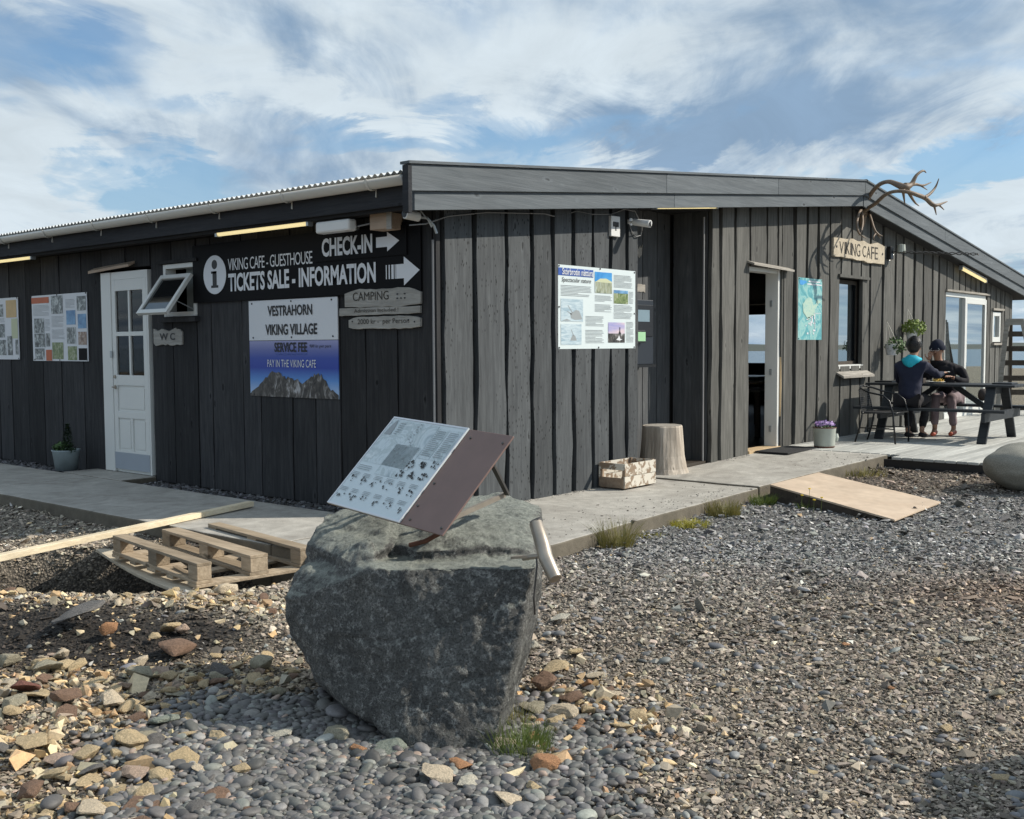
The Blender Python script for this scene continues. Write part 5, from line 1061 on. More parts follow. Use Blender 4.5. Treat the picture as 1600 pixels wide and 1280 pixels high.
# tilted map board, from its measured corners
TL, TR, BR, BL = (np.array(p) for p in ((-3.054, -2.692, 1.117), (-3.177, -3.521, 1.081), (-3.534, -3.452, .711), (-3.411, -2.623, .747)))
Uv = (TR - TL) / np.linalg.norm(TR - TL); Vv = (BL - TL); Vv -= Uv * (Vv @ Uv); hh = np.linalg.norm(Vv); Vv /= hh; Nv = np.cross(Uv, Vv); Nv = Nv if Nv[2] > 0 else -Nv
mbp = thing('map_board', (TL + BR) / 2 - (0, 0, .35), 'tilted outdoor map board with a bare brown right third, standing on the boulder', 'map board')
f = Face(TL, Uv, Vv, Nv, .84, hh); f.panel(.008).build('back_plate', 'rust_plate', mbp, bevel=.002)
fm = Face(TL + Nv * .006, Uv, Vv, Nv, .555, hh); fm.panel(.005).build('map_panel', 'map_white', mbp)
rim = MB()
for q in ((0, 0, .555, .008), (0, hh - .008, .555, hh), (0, .008, .008, hh - .008), (.547, .008, .555, hh - .008)): rim.poly([fm.p(q[0], q[1], 0), fm.p(q[2], q[1], 0), fm.p(q[2], q[3], 0), fm.p(q[0], q[3], 0)], Nv, .003)
rim.build('rim', 'sign_white', mbp)
rects(fm, 'print_map', [(.02, .03, .66, .52), (.3, .28, .62, .62)], mbp, 'map_print', off=.0012); rects(fm, 'print_map', [(.67, .05, .81, .38), (.83, .05, .97, .38)], mbp, 'map_print', .0014)
mb = MB(); fm.poly(mb, [(.04, .20), (.06, .08), (.09, .03), (.12, .10), (.13, .20)], .003); mb.build('ship_print', 'ink_grey', mbp)
mb = MB()
for i in range(46):                                                     # coast line on the map
    x_ = .42 + .12 * sin(i * .35) * (i / 46) + .03 * sin(i * 1.7); y_ = .04 + i * .0095; fm.rect(mb, x_, y_, x_ + .006 + .012 * (i % 3 == 0), y_ + .010, .0045)
mb.build('coast_print', 'ink_grey', mbp, fix=False).__setitem__('kind', 'stuff')
def glyphs(mb, u0, v0, u1, v1, n, big=1.0):
    for _ in range(n):
        a, b = random.uniform(u0, u1), random.uniform(v0, v1); s_ = random.uniform(.006, .02) * big; k = random.randint(3, 6)
        fm.poly(mb, [(a + s_ * cos(2 * pi * q / k + a * 9) * random.uniform(.3, 1), b + s_ * 1.3 * sin(2 * pi * q / k + a * 9) * random.uniform(.3, 1)) for q in range(k)], .0046)
mb = MB()
for cx_, cy_ in ((.66, .46), (.80, .44), (.93, .42), (.62, .57), (.76, .56), (.90, .55)): glyphs(mb, cx_ - .04, cy_ - .035, cx_ + .04, cy_ + .035, 16)
for r_ in range(2):
    for q in range(6): cx_, cy_ = .09 + q * .16, .70 + r_ * .17; glyphs(mb, cx_ - .05, cy_ - .02, cx_ + .05, cy_ + .05, 7, .9)
o = mb.build('symbol_print', 'ink_black', mbp, fix=False); o['kind'] = 'stuff'
mb = MB()
for r_ in range(2):
    for q in range(6):
        cx_, cy_ = .03 + q * .16, .64 + r_ * .17; fm.lines(mb, cx_, cy_, cx_ + .10, cy_ + .045, 3, .35, .0045)
fm.lines(mb, .16, .06, .23, .2, 6, .3, .0045); fm.lines(mb, .68, .08, .80, .36, 14, .3, .0045); fm.lines(mb, .84, .08, .96, .36, 14, .3, .0045); fm.lines(mb, .04, .56, .24, .62, 3, .3, .0045)
o = mb.build('body_text', 'ink_grey', mbp, fix=False); o['kind'] = 'stuff'
for q in ((.60, .045), (.81, .045), (.585, .30), (.585, .42), (.60, .49), (.81, .49)): MB().lathe(f.p(q[0], q[1] / .519 * hh, 0), [(.0, .0), (.006, .0), (.006, .004), (0, .0045)], 8, Nv).build('screw', 'dark_steel', mbp)
# folding steel stand
hinge = f.p(.80, .22, -.01); hinge2 = f.p(.10, .22, -.01); base_z = .735
foot = D(792, 772, 4.72); foot[2] += .0; lowc = f.p(.72, hh - .02, -.01)
mb = MB(); mb.bar(D(770, 727, 4.62), D(793, 773, 4.72), .022, .012); mb.build('prop_leg', 'dark_steel', mbp)
MB().bar(D(708, 809, 4.42), D(788, 773, 4.74), .016, .022).build('base_rail', 'steel', mbp); MB().bar(f.p(.12, .25, -.01), D(600, 800, 4.95), .022, .012).bar(f.p(.12, hh - .03, -.01), D(600, 800, 4.95), .016, .022).build('base_rail', 'dark_steel', mbp)
MB().tube([D(690, 832, 4.40), D(664, 846, 4.42), D(640, 852, 4.45)], .010).build('front_foot', 'rust', mbp)
# metal T pipe
tp_ = thing('metal_pipe_grip', D(845, 870, 4.2), 'bright bent steel pipe fixed crosswise to the right edge of the boulder', 'pipe')
MB().tube([D(837, 817, 4.20), D(848, 852, 4.14), D(853, 872, 4.10), D(868, 905, 4.04)], [.027, .030, .029, .027], 20).build('pipe', 'steel', tp_, smooth=True, bevel=.002)
MB().tube([D(838, 816.5, 4.2), D(836, 812, 4.2)], .024, 16).build('pipe_end', 'dark_steel', tp_); MB().tube([D(851, 868, 4.12), D(832, 870, 4.16), D(818, 872, 4.2)], [.010, .011, .012], 10).bar(D(834, 869, 4.17), D(802, 871, 4.23), .035, .010).build('spigot', 'steel', tp_)
MB().tube([D(838, 872, 4.10), D(839, 884, 4.09), D(837, 905, 4.08), D(834, 935, 4.08), D(836, 960, 4.12)], .004, 6).build('wire', 'dark_steel', tp_)

# ------------------------------------------------------------------ pallet, planks
pl = thing('pallet', Z(330, 890, -.12), 'upturned wooden pallet lying half over the pit', 'pallet')
N1 = Z(312, 884, .02); F1 = Z(180, 839, .02); Ld = F1 - N1; Ln = np.linalg.norm(Ld); Ld /= Ln; Pd = np.array([-Ld[1], Ld[0], 0]); Pd = Pd if Pd @ (Z(410, 873, .02) - N1) > 0 else -Pd
bw, sp_ = .105, .385; zt_p = .035
def lbox(l0, l1, p0, p1, z0, z1):
    P_ = [N1 + Ld * l_ + Pd * p_ for l_, p_ in ((l0, p0), (l1, p0), (l1, p1), (l0, p1))]
    return MB().add([(q[0], q[1], z0) for q in P_] + [(q[0], q[1], z1) for q in P_], [(0, 3, 2, 1), (4, 5, 6, 7), (0, 1, 5, 4), (1, 2, 6, 5), (2, 3, 7, 6), (3, 0, 4, 7)])
for i in range(3):
    p0 = i * sp_ - .02; p1 = p0 + bw + (.03 if i == 1 else 0)
    lbox(-.0, Ln, p0, p1, zt_p - .022, zt_p).build('top_board', 'pallet_wood', pl, bevel=.003)
    for l0 in (.0, Ln / 2 - .07, Ln - .14): lbox(l0 + .002, l0 + .14, p0 + .002, p1 - .002, zt_p - .022 - .095, zt_p - .0225).build('block', 'pallet_wood', pl, bevel=.003)
    lbox(.0, Ln, p0 - .005, p1 + .005, -.105, -.083).build('bottom_board', 'pallet_wood', pl, bevel=.002)
wide = 2 * sp_ + bw
for l0, w_ in ((-.01, .14), (.36, .1), (Ln / 2 - .07, .14), (1.0, .1), (Ln - .14, .14)): lbox(l0, l0 + w_, -.03, wide, -.128, -.1055).build('cross_board', 'pallet_wood', pl, bevel=.003)
MB().bar(N1 + Ld * .42 + Pd * .02 + (0, 0, .0), N1 + Ld * .10 + Pd * .06 - (0, 0, .09), .025, .008).bar(N1 + Ld * .5 + Pd * .05 - (0, 0, .09), N1 + Ld * .15 + Pd * .02 - (0, 0, .1), .03, .008).build('broken_splinter', 'pallet_wood', pl)
a = Z(146, 848, -.12); bq = Z(322, 932, -.12); mid = (a + bq) / 2 - (0, 0, .03); d_ = (bq - a)[:2]; d_ = d_ / np.linalg.norm(d_); nn = np.array([-d_[1], d_[0], 0]); vs = []; k = 12
nn = nn if nn @ (N1 - a) > 0 else -nn
for i in range(k + 1):
    t_ = i / k; c_ = a + (bq - a) * t_ - (0, 0, .05 * sin(pi * t_)); w0 = -.045 + (.07 if i == k else 0); w1 = .13
    for w_, h_ in ((w0, 0), (w1, 0), (w1, -.022), (w0, -.022)): vs.append(c_ + nn * w_ + (0, 0, h_ + .0))
MB().add(vs, [(i * 4 + q, i * 4 + (q + 1) % 4, i * 4 + 4 + (q + 1) % 4, i * 4 + 4 + q) for i in range(k) for q in range(4)] + [(0, 3, 2, 1), tuple(k * 4 + q for q in range(4))]).build('bowed_board', 'ply_wood', bevel=.002, label='long bowed board under the near side of the pallet across the pit', cat='board')
pa, pb_ = Z(392, 787, .035), Z(-60, 884, .01); mb = MB(); mb.bar(pa, pb_, .075, .045); mb.build('pine_plank', 'new_pine', bevel=.003, label='long fresh pine plank resting across the path edge and pallet', cat='plank')

# round stone on the right, and an unseen boulder added outside the frame to throw shade in
def pebble_rock(name, c_, r_, mat, seed, label, cat, amp=.05):
    bm = bmesh.new(); bmesh.ops.create_icosphere(bm, subdivisions=5, radius=1)
    for v_ in bm.verts:
        n_ = mnoise.noise(v_.co * 1.3 + Vector((seed, 0, 0))) * amp * 3 + mnoise.noise(v_.co * 3.1 + Vector((seed, 2, 0))) * amp + mnoise.noise(v_.co * 6 + Vector((seed, 0, 0))) * amp * .25; v_.co = Vector((v_.co.x * r_[0], v_.co.y * r_[1], v_.co.z * r_[2])) * (1 + n_) + Vector(c_)
    me = bpy.data.meshes.new(name); bm.to_mesh(me); bm.free(); return link(name, me, mat, smooth=True, label=label, cat=cat)
m, t, b = newmat('granite'); v = coords(t, rnd=False); a_ = noise(t, v, 140, 3, .7); b_ = noise(t, v, 4, 6, .6)
L(t, mixc(t, ramp(t, a_, [(.4, 0.0), (.6, 1.0)]), mixc(t, b_, (.12, .12, .10), (.24, .23, .19)), (.32, .31, .27)), b.inputs['Base Color']); b.inputs['Roughness'].default_value = .85; bump(t, b, a_, .5, .004)
cz = Z(1592, 768, gh(*Z(1592, 766, -.1)[:2]).item() if hasattr(gh(*Z(1592, 766, -.1)[:2]), 'item') else -.1); cpos = D(1606, 730, float((cz - CAM) @ w_dir(np.array([0, 1., 0]))) + .25)
pebble_rock('round_stone', cpos, (.42, .42, .255), 'granite', 3, 'large smooth rounded grey stone at the right edge beside the deck', 'stone', .03)
cpx = cw(2.72, 3.60, .15); pebble_rock('shadow_boulder', cpx, (.50, .40, .58), 'granite', 9, 'grey boulder added unseen outside the right edge to cast the shadow on the gravel', 'boulder', .12)

# ------------------------------------------------------------------ individual rocks lying on the gravel
RP = {'tan': (.58, .45, .27), 'cream': (.66, .55, .40), 'orange': (.46, .24, .12), 'brown': (.24, .15, .10), 'red': (.22, .09, .065), 'olive': (.40, .36, .26), 'grey': (.17, .16, .15), 'pink': (.50, .37, .28), 'green': (.27, .30, .25), 'yellow': (.62, .47, .27), 'white': (.58, .54, .44)}
for kx, cc_ in RP.items():
    m, t, b = newmat('rock_' + kx); v = coords(t); a_ = noise(t, v, 9, 7, .65, .5); b_ = noise(t, v, 60, 5, .7)
    c = mixc(t, ramp(t, a_, [(.35, 0.0), (.65, 1.0)]), tuple(x * .62 for x in cc_), tuple(min(.8, x * 1.15) for x in cc_)); c = mixc(t, ramp(t, b_, [(.6, 0.0), (.7, .55)]), c, tuple(x * .35 for x in cc_))
    L(t, c, b.inputs['Base Color']); b.inputs['Roughness'].default_value = .88; bump(t, b, mathn(t, 'MULTIPLY_ADD', a_, 1.5, b_), .7, .01)
def rock_mesh(seed, flat, rounded=False):
    r = np.random.default_rng(seed); P_ = r.normal(size=(13, 3)); P_ /= np.linalg.norm(P_, axis=1)[:, None]; P_ *= r.uniform(.78, 1, (13, 1)); P_[:, 2] *= flat; P_ /= np.abs(P_[:, :2]).max(0).tolist() + [1]
    bm = rocky([[tuple(p) for p in P_]], 0, .05 if not rounded else .02, seed * 1.7, .28 if not rounded else .35)
    if rounded: bmesh.ops.smooth_vert(bm, verts=bm.verts, factor=.5, use_axis_x=True, use_axis_y=True, use_axis_z=True)
    bm.normal_update(); me = bpy.data.meshes.new('rock'); bm.to_mesh(me); bm.free(); return me
RM = [rock_mesh(50 + i, (.62, .5, .75, .4, .85)[i % 5]) for i in range(10)]; RR = [rock_mesh(80 + i, .6, True) for i in range(3)]
ROCKS = [
 (205, 1157, 60, 50, 'tan', 'largest tan block in the rubble at lower left'), (44, 1073, 52, 40, 'red', 'dark red-brown wedge of rock at the left edge'), (219, 1056, 48, 32, 'olive', 'squarish pale olive rock at the edge of the dark soil'),
 (275, 1015, 58, 30, 'brown', 'rounded brown rock at the right end of the dark soil'), (172, 985, 30, 24, 'orange', 'orange-brown knobbly rock in the dark soil'), (124, 966, 64, 26, 'grey', 'long dark flat rock above the dark soil'),
 (80, 1049, 52, 15, 'olive', 'thin flat slab leaning behind the red-brown wedge'), (178, 1095, 44, 30, 'cream', 'pale cream lump above the largest tan block'), (62, 1087, 46, 26, 'tan', 'tan wedge in front of the red-brown rock'), (104, 1092, 48, 28, 'brown', 'brown and tan rock below the leaning slab'),
 (22, 1100, 40, 30, 'olive', 'pale rock at the left edge under the red-brown wedge'), (90, 1190, 40, 25, 'pink', 'flat pinkish block in the lower left rubble'), (139, 1182, 42, 28, 'tan', 'pointed tan rock left of the small yellow cube'), (143, 1207, 42, 26, 'grey', 'dark grey rock below the pointed tan rock'),
 (182, 1184, 22, 20, 'yellow', 'small yellow cube-like rock beside the largest tan block'), (50, 1167, 42, 20, 'tan', 'low tan rock near the left edge'), (46, 1238, 44, 32, 'brown', 'brown rock near the lower left corner'), (213, 1213, 44, 18, 'pink', 'flat pinkish brick-like rock below the tan block'),
 (219, 1264, 64, 26, 'brown', 'wide flat brown rock at the bottom edge'), (257, 1136, 50, 20, 'green', 'flat greenish grey rock right of the tan block'), (290, 1155, 34, 16, 'tan', 'low tan wedge among the first beach pebbles'), (315, 1206, 30, 28, 'cream', 'cream rough rock in the pebbles at lower left'),
 (379, 1209, 30, 26, 'tan', 'tan and orange stone in the pebbles left of the boulder shade'), (412, 1036, 42, 40, 'olive', 'round-topped olive rock left of the boulder foot'), (352, 925, 40, 22, 'cream', 'pale block under the pallet corner'), (357, 942, 26, 14, 'tan', 'small tan rock in front of the block at the pallet corner'),
 (243, 942, 26, 16, 'cream', 'pale cream rock on the near rim of the pit'), (194, 936, 24, 11, 'yellow', 'thin yellow stone on the near rim of the pit'), (147, 944, 14, 22, 'cream', 'upright cream stone on the pit rim'), (268, 985, 34, 20, 'tan', 'tan wedge of rock right of the pit rim'), (285, 985, 24, 26, 'pink', 'pinkish grey rock touching the tan wedge'),
 (243, 996, 20, 22, 'tan', 'small tan rock in front of the dark soil'), (97, 1026, 26, 20, 'cream', 'knobbly cream stone at left in the dark soil'), (70, 1032, 22, 14, 'cream', 'small cream stone above the leaning slab'), (15, 1035, 34, 26, 'olive', 'olive stone at the left edge by the dark soil'),
 (682, 1215, 46, 46, 'cream', 'largest cream rock below the front of the boulder'), (724, 1201, 40, 28, 'orange', 'rust-orange angular rock below the boulder point'), (735, 1229, 42, 22, 'white', 'speckled whitish rock below the rust-orange one'), (600, 1192, 22, 26, 'cream', 'upright cream stone under the boulder'),
 (560, 1178, 30, 24, 'orange', 'orange-brown slab stone under the boulder'), (612, 1172, 52, 30, 'green', 'grey-green rock in the shade under the boulder'), (575, 1231, 30, 20, 'tan', 'tan stone in the pebbles left of the largest cream rock'), (645, 1219, 28, 30, 'grey', 'grey-brown stone touching the largest cream rock'),
 (556, 1191, 20, 18, 'yellow', 'yellowish stone under the orange-brown slab'), (527, 1153, 42, 34, 'olive', 'rough olive rock in the boulder shade'), (440, 1153, 34, 22, 'white', 'pale whitish flat stone at the edge of the boulder shade'), (790, 1259, 58, 20, 'cream', 'long cream stone near the bottom edge below the grass tuft'),
 (836, 1236, 28, 24, 'tan', 'tan stone above the small orange block near the bottom'), (838, 1258, 28, 20, 'orange', 'small orange block near the bottom edge'), (789, 1170, 40, 32, 'cream', 'cream rock between the boulder point and the grass tuft'), (833, 1010, 20, 36, 'white', 'tall whitish stone leaning on the right side of the boulder'),
 (866, 1047, 46, 20, 'tan', 'flat tan slab at the top of the pile right of the boulder'), (852, 1070, 42, 44, 'brown', 'brown split rock in the pile right of the boulder'), (834, 1106, 44, 44, 'olive', 'big olive-grey rock in the pile right of the boulder'), (882, 1118, 52, 28, 'cream', 'flat cream slab in the pile right of the boulder'),
 (893, 1096, 34, 30, 'brown', 'dark brown rock behind the flat cream slab'), (921, 1114, 28, 26, 'tan', 'golden tan rock at the right end of the pile'), (917, 1072, 20, 14, 'orange', 'small bright orange stone right of the pile'), (930, 1058, 34, 18, 'cream', 'pointed cream stone above the small orange one'),
 (898, 1024, 26, 16, 'tan', 'layered tan stone at the far side of the pile'), (864, 1130, 20, 40, 'tan', 'narrow tan slab standing in the pile'), (841, 1156, 30, 30, 'orange', 'orange-tan rock right of the grass tuft'), (850, 1199, 50, 42, 'orange', 'large orange slab below the grass tuft'), (886, 1178, 14, 24, 'orange', 'thin orange stone right of the large orange slab'),
 (940, 1182, 18, 14, 'yellow', 'pale yellow stone in the gravel right of the pile'), (876, 971, 26, 12, 'white', 'whitish flat stone in the gravel right of the boulder'), (899, 1228, 28, 18, 'grey', 'grey lump of stone in the gravel below the orange slab'), (872, 866, 16, 10, 'tan', 'tan stone in the gravel behind the metal pipe'),
 (1517, 1003, 30, 12, 'white', 'pale flat stone in the gravel at right'), (1562, 1090, 30, 14, 'olive', 'olive stone in the gravel at far right'), (1392, 1080, 12, 10, 'orange', 'small orange stone in the right gravel'), (1322, 1010, 14, 10, 'orange', 'small orange stone left of the pale flat stone'), (1465, 1036, 14, 12, 'tan', 'small tan stone in the gravel at right'),
 (1456, 1042, 12, 10, 'cream', 'small cream stone touching the small tan one'), (1478, 1144, 20, 12, 'tan', 'tan stone at the edge of the lower right shadow'), (1562, 1222, 26, 20, 'tan', 'tan rock inside the lower right shadow'), (1287, 1252, 16, 14, 'cream', 'cream stone near the bottom edge at right')]
fwv = w_dir(np.array([0, 1., 0]))
for i, (px, py, w_, h_, colr, lab) in enumerate(ROCKS):
    foot = py + h_ * .30; g_ = -.12
    for _ in range(3): p = Z(px, foot, g_); g_ = float(gh(p[0], p[1]))
    p = Z(px, foot, g_); d_ = (p - CAM) @ fwv; s_ = w_ * d_ / F / 2
    o = bpy.data.objects.new('rock', (RR if lab.startswith('round') else RM)[i % (3 if lab.startswith('round') else 10)]); COL.objects.link(o)
    me = o.data
    if not me.materials: me.materials.append(None)
    o.material_slots[0].link = 'OBJECT'; o.material_slots[0].material = MATS['rock_' + colr]
    asp = h_ / w_; o.scale = (s_ * 1.18, s_ * 1.05, s_ * min(1.7, max(.7, asp * 1.35))); o.rotation_euler = (random.uniform(-.25, .25), random.uniform(-.25, .25), random.uniform(0, 6.28) if asp < .95 else -.87)
    o.location = (p[0], p[1], g_ + .018 + s_ * .42 * max(.7, asp)); tag(o, lab, 'rock')

def rubble(n, x0, x1, y0, y1, lo, hi, cols, lab, grp):
    k = 0
    while k < n:
        xc = random.uniform(x0, x1); yc = random.uniform(y0, y1); p = cw(xc, yc)
        if blocked(np.array(p[0]), np.array(p[1])) or abs(xc) > yc * .5: continue
        s_ = random.uniform(lo, hi) ; g_ = float(gh(p[0], p[1])); o = bpy.data.objects.new('rock', RM[k % 10]); COL.objects.link(o); o.material_slots[0].link = 'OBJECT'; cc_ = random.choice(cols); o.material_slots[0].material = MATS['rock_' + cc_]
        o.scale = (s_ * random.uniform(.9, 1.3), s_ * random.uniform(.7, 1), s_ * random.uniform(.6, 1.0)); o.rotation_euler = (random.uniform(-.4, .4), random.uniform(-.4, .4), random.uniform(0, 6.28)); o.location = (p[0], p[1], g_ + .008 + s_ * .3); tag(o, lab.format({'pink': 'pinkish', 'grey': 'dark grey', 'white': 'whitish', 'olive': 'olive grey'}.get(cc_, cc_)), 'rock', grp); k += 1
rubble(135, -2.7, -1.0, 3.25, 5.2, .022, .062, ['tan', 'tan', 'cream', 'cream', 'olive', 'brown', 'pink', 'yellow', 'yellow', 'tan', 'grey'], 'fist-sized {} angular stone in the rubble at the lower left', 'angular rubble stones at lower left')
rubble(34, -3.2, -1.2, 5.9, 6.5, .02, .045, ['cream', 'tan', 'olive', 'brown', 'tan'], 'small {} angular stone along the near rim of the pit', 'stones on the pit rim')
rubble(48, .06, .52, 3.85, 4.75, .022, .052, ['tan', 'tan', 'orange', 'cream', 'cream', 'brown', 'grey'], 'small {} angular stone in the pile right of the boulder', 'stones piled right of the boulder')
rubble(26, -1.0, .35, 3.3, 3.95, .016, .034, ['tan', 'orange', 'cream', 'white', 'brown'], 'small {} stone among the dark pebbles in front of the boulder', 'tan stones among the pebbles')

# ------------------------------------------------------------------ grass and weeds
def tuft(name, px, py, zb_, mat, n, h, spread, label, cat='grass tuft', w_=.0022, lean=.5):
    p0 = Z(px, py, zb_); mb = MB()
    for _ in range(n):
        a = rng.uniform(0, 2 * pi); r = spread * rng.uniform(0, 1) ** .7; b0 = p0 + (r * cos(a), r * sin(a), -.01); hh_ = h * rng.uniform(.35, 1); ld = rng.normal(size=2) * lean * .5 + np.array([cos(a), sin(a)]) * lean * .6
        s_ = np.array([-sin(a + 1), cos(a + 1), 0]) * w_; pts = [b0 + np.array([ld[0] * t_ ** 1.6 * hh_, ld[1] * t_ ** 1.6 * hh_, hh_ * t_ * (1 - .25 * t_ * np.hypot(*ld))]) for t_ in (0, .4, .75, 1)]
        mb.add([pts[0] - s_, pts[0] + s_, pts[1] - s_ * .8, pts[1] + s_ * .8, pts[2] - s_ * .5, pts[2] + s_ * .5, pts[3]], [(0, 1, 3, 2), (2, 3, 5, 4), (4, 5, 6)])
    return mb.build(name, mat, label=label, cat=cat, fix=False)
tuft('grass_tuft', 815, 1180, -.12, 'grass_green', 520, .17, .11, 'green grass tuft growing at the right foot of the boulder', w_=.0017)
tuft('grass_tuft', 800, 1135, -.12, 'grass_dry', 160, .13, .07, 'thin yellow-green grass between boulder and rock pile', w_=.0015)
tuft('grass_tuft', 962, 858, -.13, 'grass_dry', 380, .30, .13, 'tall dry brown grass tuft at the near end of the path edge', w_=.0022, lean=.55)
tuft('moss_patch', 1078, 822, -.12, 'moss_yellow', 500, .09, .17, 'low yellow moss patch along the path edge', 'moss', .003, .9)
tuft('grass_tuft', 1130, 806, -.12, 'grass_dry', 380, .20, .15, 'olive grass tuft against the middle of the path edge', w_=.003)
tuft('grass_tuft', 1192, 788, -.12, 'grass_green', 300, .15, .13, 'green grass tuft at the corner of the ramp', w_=.003)
tuft('grass_tuft', 1350, 742, -.05, 'grass_dry', 240, .11, .26, 'low weeds at the path corner behind the ramp', w_=.0035)
tuft('moss_patch', 1012, 838, -.12, 'moss_yellow', 160, .06, .12, 'sparse mossy weeds right of the tall dry grass', 'moss', .003, .9)
tuft('grass_tuft', 1262, 795, -.12, 'grass_green', 120, .10, .14, 'sparse weeds in front of the dark side of the ramp', w_=.003)
fy = thing('yellow_flowers', Z(1265, 790, -.1), 'few yellow wildflowers on stalks beside the ramp', 'flowers'); mb = MB(); ms = MB()
for fx, fy_, hz in ((1264, 768, .17), (1271, 778, .12), (1283, 776, .13), (1252, 772, .13)):
    p = Z(fx, fy_ + 24, -.1); ms.tube([p, p + (.01, 0, hz)], .002, 5); mb.lathe(p + (.01, 0, hz), [(0, -.004), (.014, 0), (.012, .008), (0, .006)], 7)
ms.build('stalk', 'grass_green', fy); mb.build('flower_head', 'petal_yellow', fy)

# ------------------------------------------------------------------ hanging baskets
for (px, py, hx, hy, col_, lab) in ((1393, 543, 1386, 503, 'leaf_green', 'lower left hanging basket with a white pot and few leaves'), (1425, 520, 1418, 483, 'leaf_light', 'upper right hanging basket with a white pot and bushy bright leaves')):
    c_ = PB(px, py, .22); hk = PB(hx, hy, .10); tb_ = thing('hanging_basket', c_, lab, 'hanging basket', 'white pots hanging on the front wall')
    MB().lathe(c_, [(0, -.12), (.075, -.12), (.10, .04), (.108, .05), (.1, .055), (0, .03)], 20).build('pot', 'white_plastic', tb_, smooth=False)
    mb = MB()
    for k in range(3): a = k * 2.1 + .4; mb.tube([hk, c_ + (.1 * cos(a), .1 * sin(a), .05)], .006, 5)
    mb.build('hanger', 'twine', tb_)
    if col_ == 'leaf_light': leaves(MB(), c_ + (.03, -.02, .08), .20, 620, .026, .7).build('foliage', 'leaf_light', tb_, fix=False)
    else: leaves(MB(), c_ + (.03, -.06, .03), .17, 260, .024, .8).build('foliage', 'leaf_green', tb_, fix=False)

# ------------------------------------------------------------------ picnic table, chair
DZ = .10; pt = thing('picnic_table', (9.09, -1.3, DZ), 'dark stained picnic table with attached benches on the deck', 'picnic table')
T0, T1 = -2.33, -.28; TX0, TX1 = 8.72, 9.46; TT = .885
for k in range(5): x_ = TX0 + k * .149; MB().box(x_, x_ + .14, T0, T1, TT - .032, TT).build('top_board', 'table_wood', pt, bevel=.003)
for xs in ((8.27, 8.50), (9.68, 9.91)):
    for k in range(2): x_ = xs[0] + k * .118; MB().box(x_, x_ + .11, T0, T1, .525, .56).build('bench_board', 'table_wood', pt, bevel=.003)
for Yl in (-2.02, -.62):
    for sx in (-1, 1):
        MB().bar((9.09 + sx * .30, Yl, TT - .033), (9.09 + sx * .72, Yl, DZ), .045, .12, (0, 1, 0)).build('leg', 'table_wood', pt, bevel=.003)
    MB().box(8.24, 9.94, Yl - .075, Yl - .025, .40, .523).build('bench_support', 'table_wood', pt, bevel=.003); MB().box(8.76, 9.42, Yl + .025, Yl + .07, .75, TT - .033).build('top_support', 'table_wood', pt)
    MB().bar((9.09, Yl + (.02 if Yl < -1 else -.02), .46), (9.09, -1.32 + (-.12 if Yl < -1 else .12), TT - .035), .07, .045, (1, 0, 0)).build('brace', 'table_wood', pt)
pl8 = thing('plate', (9.16, -1.12, TT + .001), 'white plate of golden chips on the picnic table between the two people', 'plate'); pp = np.array((9.16, -1.15, TT + .002))
MB().lathe(pp, [(0, 0), (.07, 0), (.125, .016), (.122, .02), (.07, .006), (0, .006)], 24).build('dish', 'ceramic', pl8, smooth=True)
mb = MB()
for _ in range(60): a = rng.uniform(0, 6.28); r = rng.uniform(0, .065); q = pp + (r * cos(a), r * sin(a) - .03, .012 + rng.uniform(0, .05) * (1 - r / .08)); d_ = rng.normal(size=3) * .02; mb.bar(q - d_, q + d_ + 1e-4, .009, .009)
mb.build('chips', 'chips', pl8)
for (x_, y_, h_, r_, mt_n, lab) in ((9.12, -.86, .15, .022, 'black_plastic', 'dark sauce bottle standing left of the plate'), (9.02, -.93, .11, .018, 'ceramic', 'small salt shaker beside the dark sauce bottle')):
    MB().lathe((x_, y_, TT), [(0, 0), (r_, 0), (r_, h_ * .6), (r_ * .45, h_ * .78), (r_ * .5, h_), (0, h_)], 14).build('bottle' if h_ > .12 else 'salt_shaker', mt_n, label=lab, cat='bottle' if h_ > .12 else 'shaker', smooth=True)
MB().box(8.98, 9.10, -1.03, -.95, TT, TT + .07).build('napkin_box', 'grey_bag', label='small grey napkin box beside the plate on the table', cat='box', bevel=.006)
for y0_, lab in ((-2.2, 'flat dark tray lying on the right end of the picnic table'), (-.55, 'flat dark tray lying on the left end of the picnic table')): MB().box(9.0, 9.3, y0_ - .02, y0_ + .24, TT, TT + .022).build('serving_tray', 'black_plastic', label=lab, cat='tray', bevel=.006)
ch = thing('armchair', (7.95, -.82, DZ), 'black metal tube armchair with a mesh seat standing beside the picnic table', 'chair')
cx_, cy_ = 7.95, -.84
def cp(a, b, z): return (cx_ + a, cy_ - b, DZ + z)        # a: sideways, b: towards the seat front
mb = MB()
for sx in (-1, 1):
    mb.tube([cp(sx * .25, .27, 0), cp(sx * .27, .26, .2), cp(sx * .28, .24, .42), cp(sx * .28, .19, .58), cp(sx * .27, .10, .655), cp(sx * .26, -.1, .69), cp(sx * .22, -.22, .735), cp(sx * .1, -.29, .765), cp(0, -.30, .77)], .0125, 8)
    mb.tube([cp(sx * .22, -.30, 0), cp(sx * .22, -.24, .2), cp(sx * .21, -.2, .42)], .0125, 8)
mb.tube([cp(.27, .24, .40), cp(.2, .27, .42), cp(-.2, .27, .42), cp(-.27, .24, .40)], .010).tube([cp(.21, .25, .42), cp(.21, -.22, .40), cp(.16, -.27, .68)], .009).tube([cp(-.21, .25, .42), cp(-.21, -.22, .40), cp(-.16, -.27, .68)], .009)
mb.tube([cp(-.26, .26, .2), cp(-.22, -.24, .2)], .008).tube([cp(.26, .26, .2), cp(.22, -.24, .2)], .008)
mb.build('frame', 'black_metal', ch, smooth=True)
